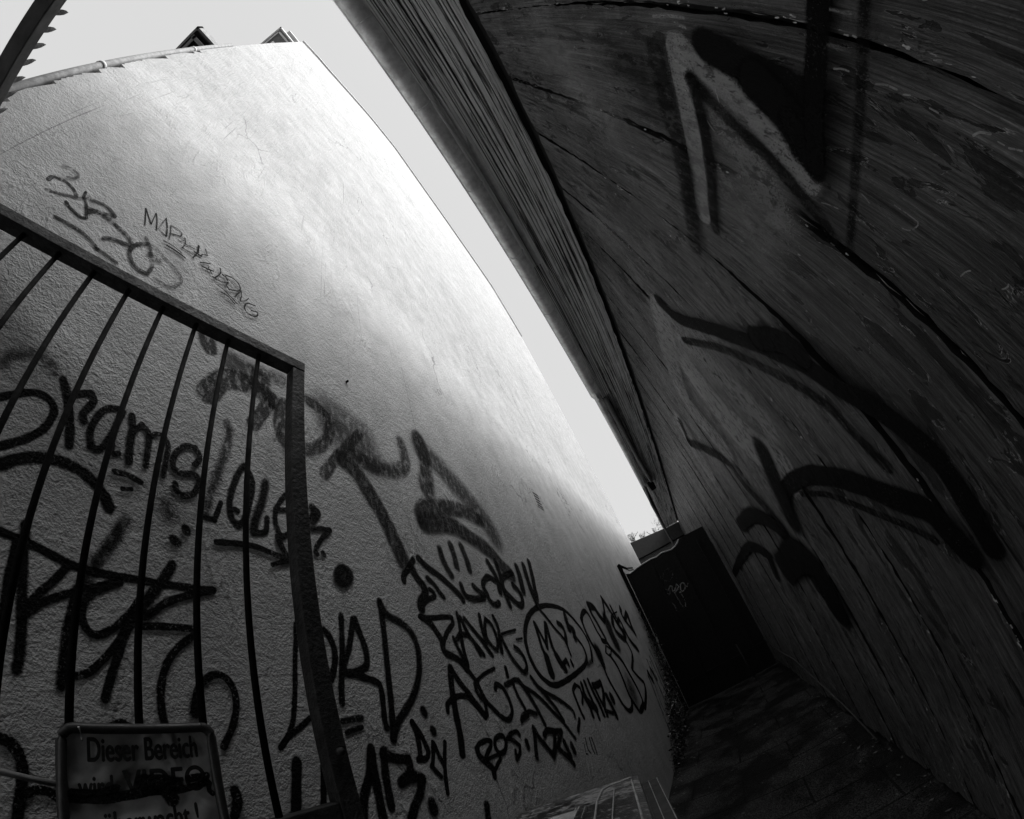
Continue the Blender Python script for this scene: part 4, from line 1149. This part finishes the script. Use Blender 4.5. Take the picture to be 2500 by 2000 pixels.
for q in (0, .012): tube(bm, [bp(.0+q, -.02, BZ+.012), bp(.02+q, .16, BZ+.010)], .002, 6)
tube(bm, [bp(.045, .03, BZ+.011), bp(.055, .14, BZ+.010)], .0018, 6)
sub('lid_rib', bm, M['wear_glint'], lid)
bm = bmesh.new()
prism(bm, [bp(x, y, 0)[:2] for x, y in ((-.13, -.14), (.0, -.14), (.03, .12), (-.10, .12))], 'z', BZ+.008, BZ+.0155); sub('lid_sticker', bm, M['wear_glint'], lid)
bm = bmesh.new()
v0 = [bm.verts.new(bp(sx*.17, sy*.22, .06)) for sx, sy in ((-1, -1), (1, -1), (1, 1), (-1, 1))]; v1 = [bm.verts.new(bp(sx*.25, sy*.34, BZ-.05)) for sx, sy in ((-1, -1), (1, -1), (1, 1), (-1, 1))]
bm.faces.new(v0[::-1])
for i in range(4): bm.faces.new((v0[i], v0[(i+1) % 4], v1[(i+1) % 4], v1[i]))
part('bin_body', bm, M['bin'], wb)
bm = bmesh.new()
for (x0, x1, y0, y1) in ((.266, .33, -.36, .34), (-.31, -.264, -.36, .34), (-.31, .33, -.40, -.362)):
    vs = [bm.verts.new(bp(x, y, z)) for x in (x0, x1) for y in (y0, y1) for z in (BZ-.075, BZ-.050)]
    for q in ((0, 1, 3, 2), (4, 6, 7, 5), (0, 4, 5, 1), (2, 3, 7, 6), (0, 2, 6, 4), (1, 5, 7, 3)): bm.faces.new([vs[i] for i in q])
bmesh.ops.recalc_face_normals(bm, faces=bm.faces); rim = part('rim', bm, M['bin'], wb)
bm = bmesh.new(); tube(bm, [bp(.292, -.36, BZ-.046), bp(.292, .335, BZ-.046)], .0016, 6); tube(bm, [bp(.326, -.36, BZ-.046), bp(.326, .32, BZ-.046)], .0016, 6); sub('scuff_glint', bm, M['wear_glint'], rim)  # thin pale lines painted as glints along the rim
bm = bmesh.new(); tube(bm, [bp(-.2, -.45, BZ-.03), bp(.2, -.45, BZ-.03)], .014, 10); part('handle', bm, M['bin'], wb, True)
for s in (-1, 1):
    bm = bmesh.new(); a_, c2 = bp(s*.20, -.22, .10), bp(s*.25, -.22, .10); tube(bm, [a_, c2], .10, 20); part('wheel', bm, M['bin'], wb, True)

# ================================================================ steel gate across the far end
M['rust_sheet'] = mat_metal('dark_sheet', .005, .5, 0, .6, .004, .2)
fence = thing('steel_fence', 'black steel sheet fence with a dented pale top edge closing the far end', 'fence', (-.15, 7.5, 0))
top = [(-.93, 1.02), (-.85, .985), (-.70, 1.02), (-.57, 1.034), (-.40, 1.045), (-.30, 1.030), (-.184, 1.055), (-.08, 1.035), (0, 1.02), (.08, 1.04), (.15, 1.075), (.20, 1.12), (.30, 1.14), (.68, 1.12)]
bm = bmesh.new(); prism(bm, [(-.93, .02)]+[(x, z+H) for x, z in top]+[(.68, .02)], 'y', 7.5, 7.515); pn = part('sheet_panel', bm, M['rust_sheet'], fence)
bm = bmesh.new(); tube(bm, [(x, 7.494, z+H+.008) for x, z in top[:12]], .012, 8); sub('folded_edge', bm, M['zinc'], pn, True)
for x in (-.90, -.44, .02, .48):
    bm = bmesh.new(); box(bm, (x-.02, 7.47, .03), (x+.02, 7.498, .95+H), .003); part('upright', bm, M['rust_sheet'], fence)
bm = bmesh.new(); box(bm, (-.88, 7.474, .42), (.64, 7.496, .46), .003); part('crossbar', bm, M['rust_sheet'], fence)
bm = bmesh.new(); box(bm, (-.998, 7.40, .0), (-.935, 7.47, 1.22+H), .004); part('fence_post', bm, M['dark_metal'], fence)
bm = bmesh.new(); tube(bm, [(-.97, 7.43, 1.23+H), (-.86, 7.44, 1.10+H), (-.76, 7.45, 1.055+H)], .014, 8); tube(bm, [(-.95, 7.44, 1.17+H), (-.84, 7.45, 1.05+H), (-.76, 7.46, 1.02+H)], .010, 8); part('bent_brace', bm, M['dark_metal'], fence, True)
on_fence = lambda u, v, off: (u, 7.497-off, v+H)
for lab, st in GATE_TAGS: ribbons('graffiti', st, M['spray_white'], fence, on_fence, lab)
M['paper'] = mat_plain('torn_paper', .55)
bm = bmesh.new()
n = 16; A, B = [], []
for j in range(n+1):
    z = -.226-(.516)*j/n; x = -.909-(.062)*j/n
    A.append(bm.verts.new((x-.016+rng.uniform(-.006, .006), 7.395, z+H))); B.append(bm.verts.new((x+.016+rng.uniform(-.006, .006), 7.393, z+H)))
for j in range(n): bm.faces.new((A[j], B[j], B[j+1], A[j+1]))
bmesh.ops.solidify(bm, geom=bm.faces[:], thickness=.002)
part('paper_strip', bm, M['paper'], fence, label='narrow torn white strip stuck to the left post')

pole = thing('pole', 'thin grey pole leaning in the dark at the far right end of the passage', 'pole', (.25, 7.3, 0))
bm = bmesh.new(); tube(bm, [(.248, 7.3, .03), (.22, 7.35, -.94+H)], .012, 8); part('shaft', bm, M['cord'], pole, True)
bm = bmesh.new(); tube(bm, [(.22, 7.35, -.94+H), (.219, 7.352, -.92+H)], .018, 8); part('cap', bm, M['dark_metal'], pole, True)

# a thin cable clipped along the foot of the shed
bm = bmesh.new(); tube(bm, [(.68, 12.0, -1.2+H), (.67, 8.5, -1.05+H), (.665, 6.2, -1.18+H), (.66, 5.2, -1.16+H), (.655, 4.3, -1.28+H), (.66, 3.6, -1.40+H), (.67, 3.2, .05)], .009, 8)
tag(obj('cable', bm, M['cord'], None, True), 'thin grey cable sagging along the foot of the shed boards', 'cable')

M['litter'] = mat_plain('dry_leaf', .10)
bm = bmesh.new(); r3 = random.Random(9)
for k in range(260):                                              # leaf litter, thickest in the two corners of the floor
    u = r3.random(); x = -1.0+abs(r3.gauss(0, .10)) if u < .4 else (.70-abs(r3.gauss(0, .12)) if u < .8 else r3.uniform(-.95, .65)); y = r3.uniform(.6, 7.4)
    s_ = r3.uniform(.006, .022); a = r3.uniform(0, 6.28); ca, sa = math.cos(a)*s_, math.sin(a)*s_
    bm.faces.new([bm.verts.new((x+dx, y+dy, .008+dz)) for dx, dy, dz in ((ca, sa, r3.uniform(0, .006)), (-sa*.5, ca*.5, 0), (-ca, -sa, r3.uniform(0, .006)), (sa*.5, -ca*.5, .003))])
o = tag(obj('leaf_litter', bm, M['litter']), 'scattered dry leaves and scraps along the edges of the dark passage floor', 'litter'); o['kind'] = 'stuff'

# ================================================================ weeds and ivy at the foot of the far wall
def mat_leaf(name, base):
    b = NB(name); v = b.math('MULTIPLY', b.ramp(b.noise(b.P, 30, 2), .3, .7, .6, 1.5, False), base)
    return b.done(b.bsdf(b.grey(v), .45, .5))
M['leaf'] = mat_leaf('dark_leaf', .014); M['leaf_far'] = mat_leaf('far_leaf', .10); M['bark'] = mat_plain('bark', .07)
def leaf(bm, p, s, rng_):
    d = Vector((rng_.gauss(0, 1), rng_.gauss(0, 1), rng_.gauss(0, .6))).normalized(); n_ = Vector((rng_.gauss(0, 1), rng_.gauss(0, 1), 1)).normalized()
    e = d.cross(n_).normalized(); p = Vector(p)
    bm.faces.new([bm.verts.new(p+q) for q in (d*0, d*s*.5+e*s*.36, d*s, d*s*.5-e*s*.36)])
ivy = thing('ivy', 'straggly dark ivy climbing the foot of the plaster wall beside the far steel gate', 'plant', (-.95, 6.3, 0))
bm = bmesh.new(); r2 = random.Random(5)
for k in range(4200):
    y = 4.6+2.75*r2.random()**.7
    zt = .12+max(0, (y-4.6))*.42+ (1.6*max(0, y-6.5)**1.2); zt = min(zt, 2.7)
    z = zt*r2.random()**.8*r2.uniform(.6, 1.0)
    leaf(bm, (-1.0+.02+abs(r2.gauss(0, .05)), y, z+.02), r2.uniform(.012, .038), r2)
part('foliage', bm, M['leaf'], ivy)
bm = bmesh.new()
for k in range(12):
    y = r2.uniform(5.2, 7.3); p = Vector((-.985, y, 0)); pts = [tuple(p)]
    for j in range(8): p = p+Vector((r2.uniform(0, .006), r2.uniform(-.05, .08), .12+.03*max(0, y-5))); pts.append(tuple(p))
    tube(bm, pts, .004, 5)
part('stem', bm, M['bark'], ivy)

# ================================================================ garage behind the gate, plants on it, tree beyond
M['concrete'] = mat_plain('concrete', .028); M['render'] = mat_metal('stained_render', .12, .8, 0, .6)
gar = thing('garage', 'low flat-roofed garage with a dark parapet band seen over the far gate', 'garage', (0, 18, 0))
bm = bmesh.new(); box(bm, (-4, 16.05, 0), (4, 20, 2.46+H)); part('garage_wall', bm, M['render'], gar)
bm = bmesh.new()
prism(bm, [(-4, 2.47+H), (4, 2.47+H), (4, 2.80+H), (.4, 3.02+H), (-1.25, 3.18+H), (-4, 3.3+H)], 'y', 15.95, 20.2); part('parapet', bm, M['concrete'], gar)
bm = bmesh.new(); box(bm, (-4, 15.90, 2.43+H), (4, 16.04, 2.465+H)); part('drip_edge', bm, M['dark_metal'], gar)
def sprout(x, y, z, h, n, label):
    pl = thing('roof_plant', label, 'plant', (x, y, z)); bm = bmesh.new(); bl = bmesh.new()
    for k in range(n):
        p = Vector((x+r2.uniform(-.1, .1), y, z)); pts = [tuple(p)]; d = Vector((r2.uniform(-.6, .6), 0, 1)).normalized()
        for j in range(6): p = p+d*h/6; d = (d+Vector((r2.uniform(-.35, .35), 0, -.12))).normalized(); pts.append(tuple(p)); leaf(bl, p, .05, r2)
        tube(bm, pts, .006, 4)
    part('stem', bm, M['bark'], pl); part('leaves', bl, M['leaf_far'], pl)
sprout(-1.15, 16.0, 3.16+H, .38, 16, 'tuft of weeds on the garage roof beside the plaster wall')
sprout(-.75, 16.0, 3.12+H, .22, 7, 'small curled weed on the garage roof, second from the plaster wall')
sprout(-.32, 16.0, 3.08+H, .20, 5, 'single sparse weed in the middle of the garage roof edge')
tree = thing('tree', 'thin pale tree crown peeping past the shed downpipe beyond the garage', 'tree', (1.9, 30, 0))
bm = bmesh.new(); tube(bm, [(1.9, 30, 0), (1.7, 30, 3), (1.3, 30, 6), (1.2, 30, 8.4)], .14, 8, True, [.2, .16, .11, .04])
for k in range(26):
    a = r2.uniform(0, 6.28); z0 = r2.uniform(4.8, 8.2); L_ = r2.uniform(.8, 1.7)
    p = Vector((1.2, 30, z0)); d = Vector((math.cos(a), math.sin(a), r2.uniform(.1, .8))).normalized(); pts = [tuple(p)]
    for j in range(5): p = p+d*L_/5; d = (d+Vector((r2.uniform(-.3, .3), r2.uniform(-.3, .3), r2.uniform(-.2, .2)))).normalized(); pts.append(tuple(p))
    tube(bm, pts, .03, 5, True, [.035, .028, .022, .016, .011, .006])
part('trunk', bm, M['bark'], tree)
bm = bmesh.new()
cl = []
for k in range(110):
    a = r2.uniform(0, 6.28); rr = 1.75*r2.random()**.5; zz = 7.6+r2.uniform(-1.7, 2.1); rr *= max(.35, 1-abs(zz-7.4)/3.2)
    cl.append(Vector((1.2+rr*math.cos(a), 30+rr*math.sin(a), zz)))
for c in cl:
    for j in range(26): leaf(bm, c+Vector((r2.gauss(0, .14), r2.gauss(0, .14), r2.gauss(0, .12))), r2.uniform(.05, .10), r2)
part('crown', bm, M['leaf_far'], tree)

for m_ in bpy.data.materials: m_.use_backface_culling = False
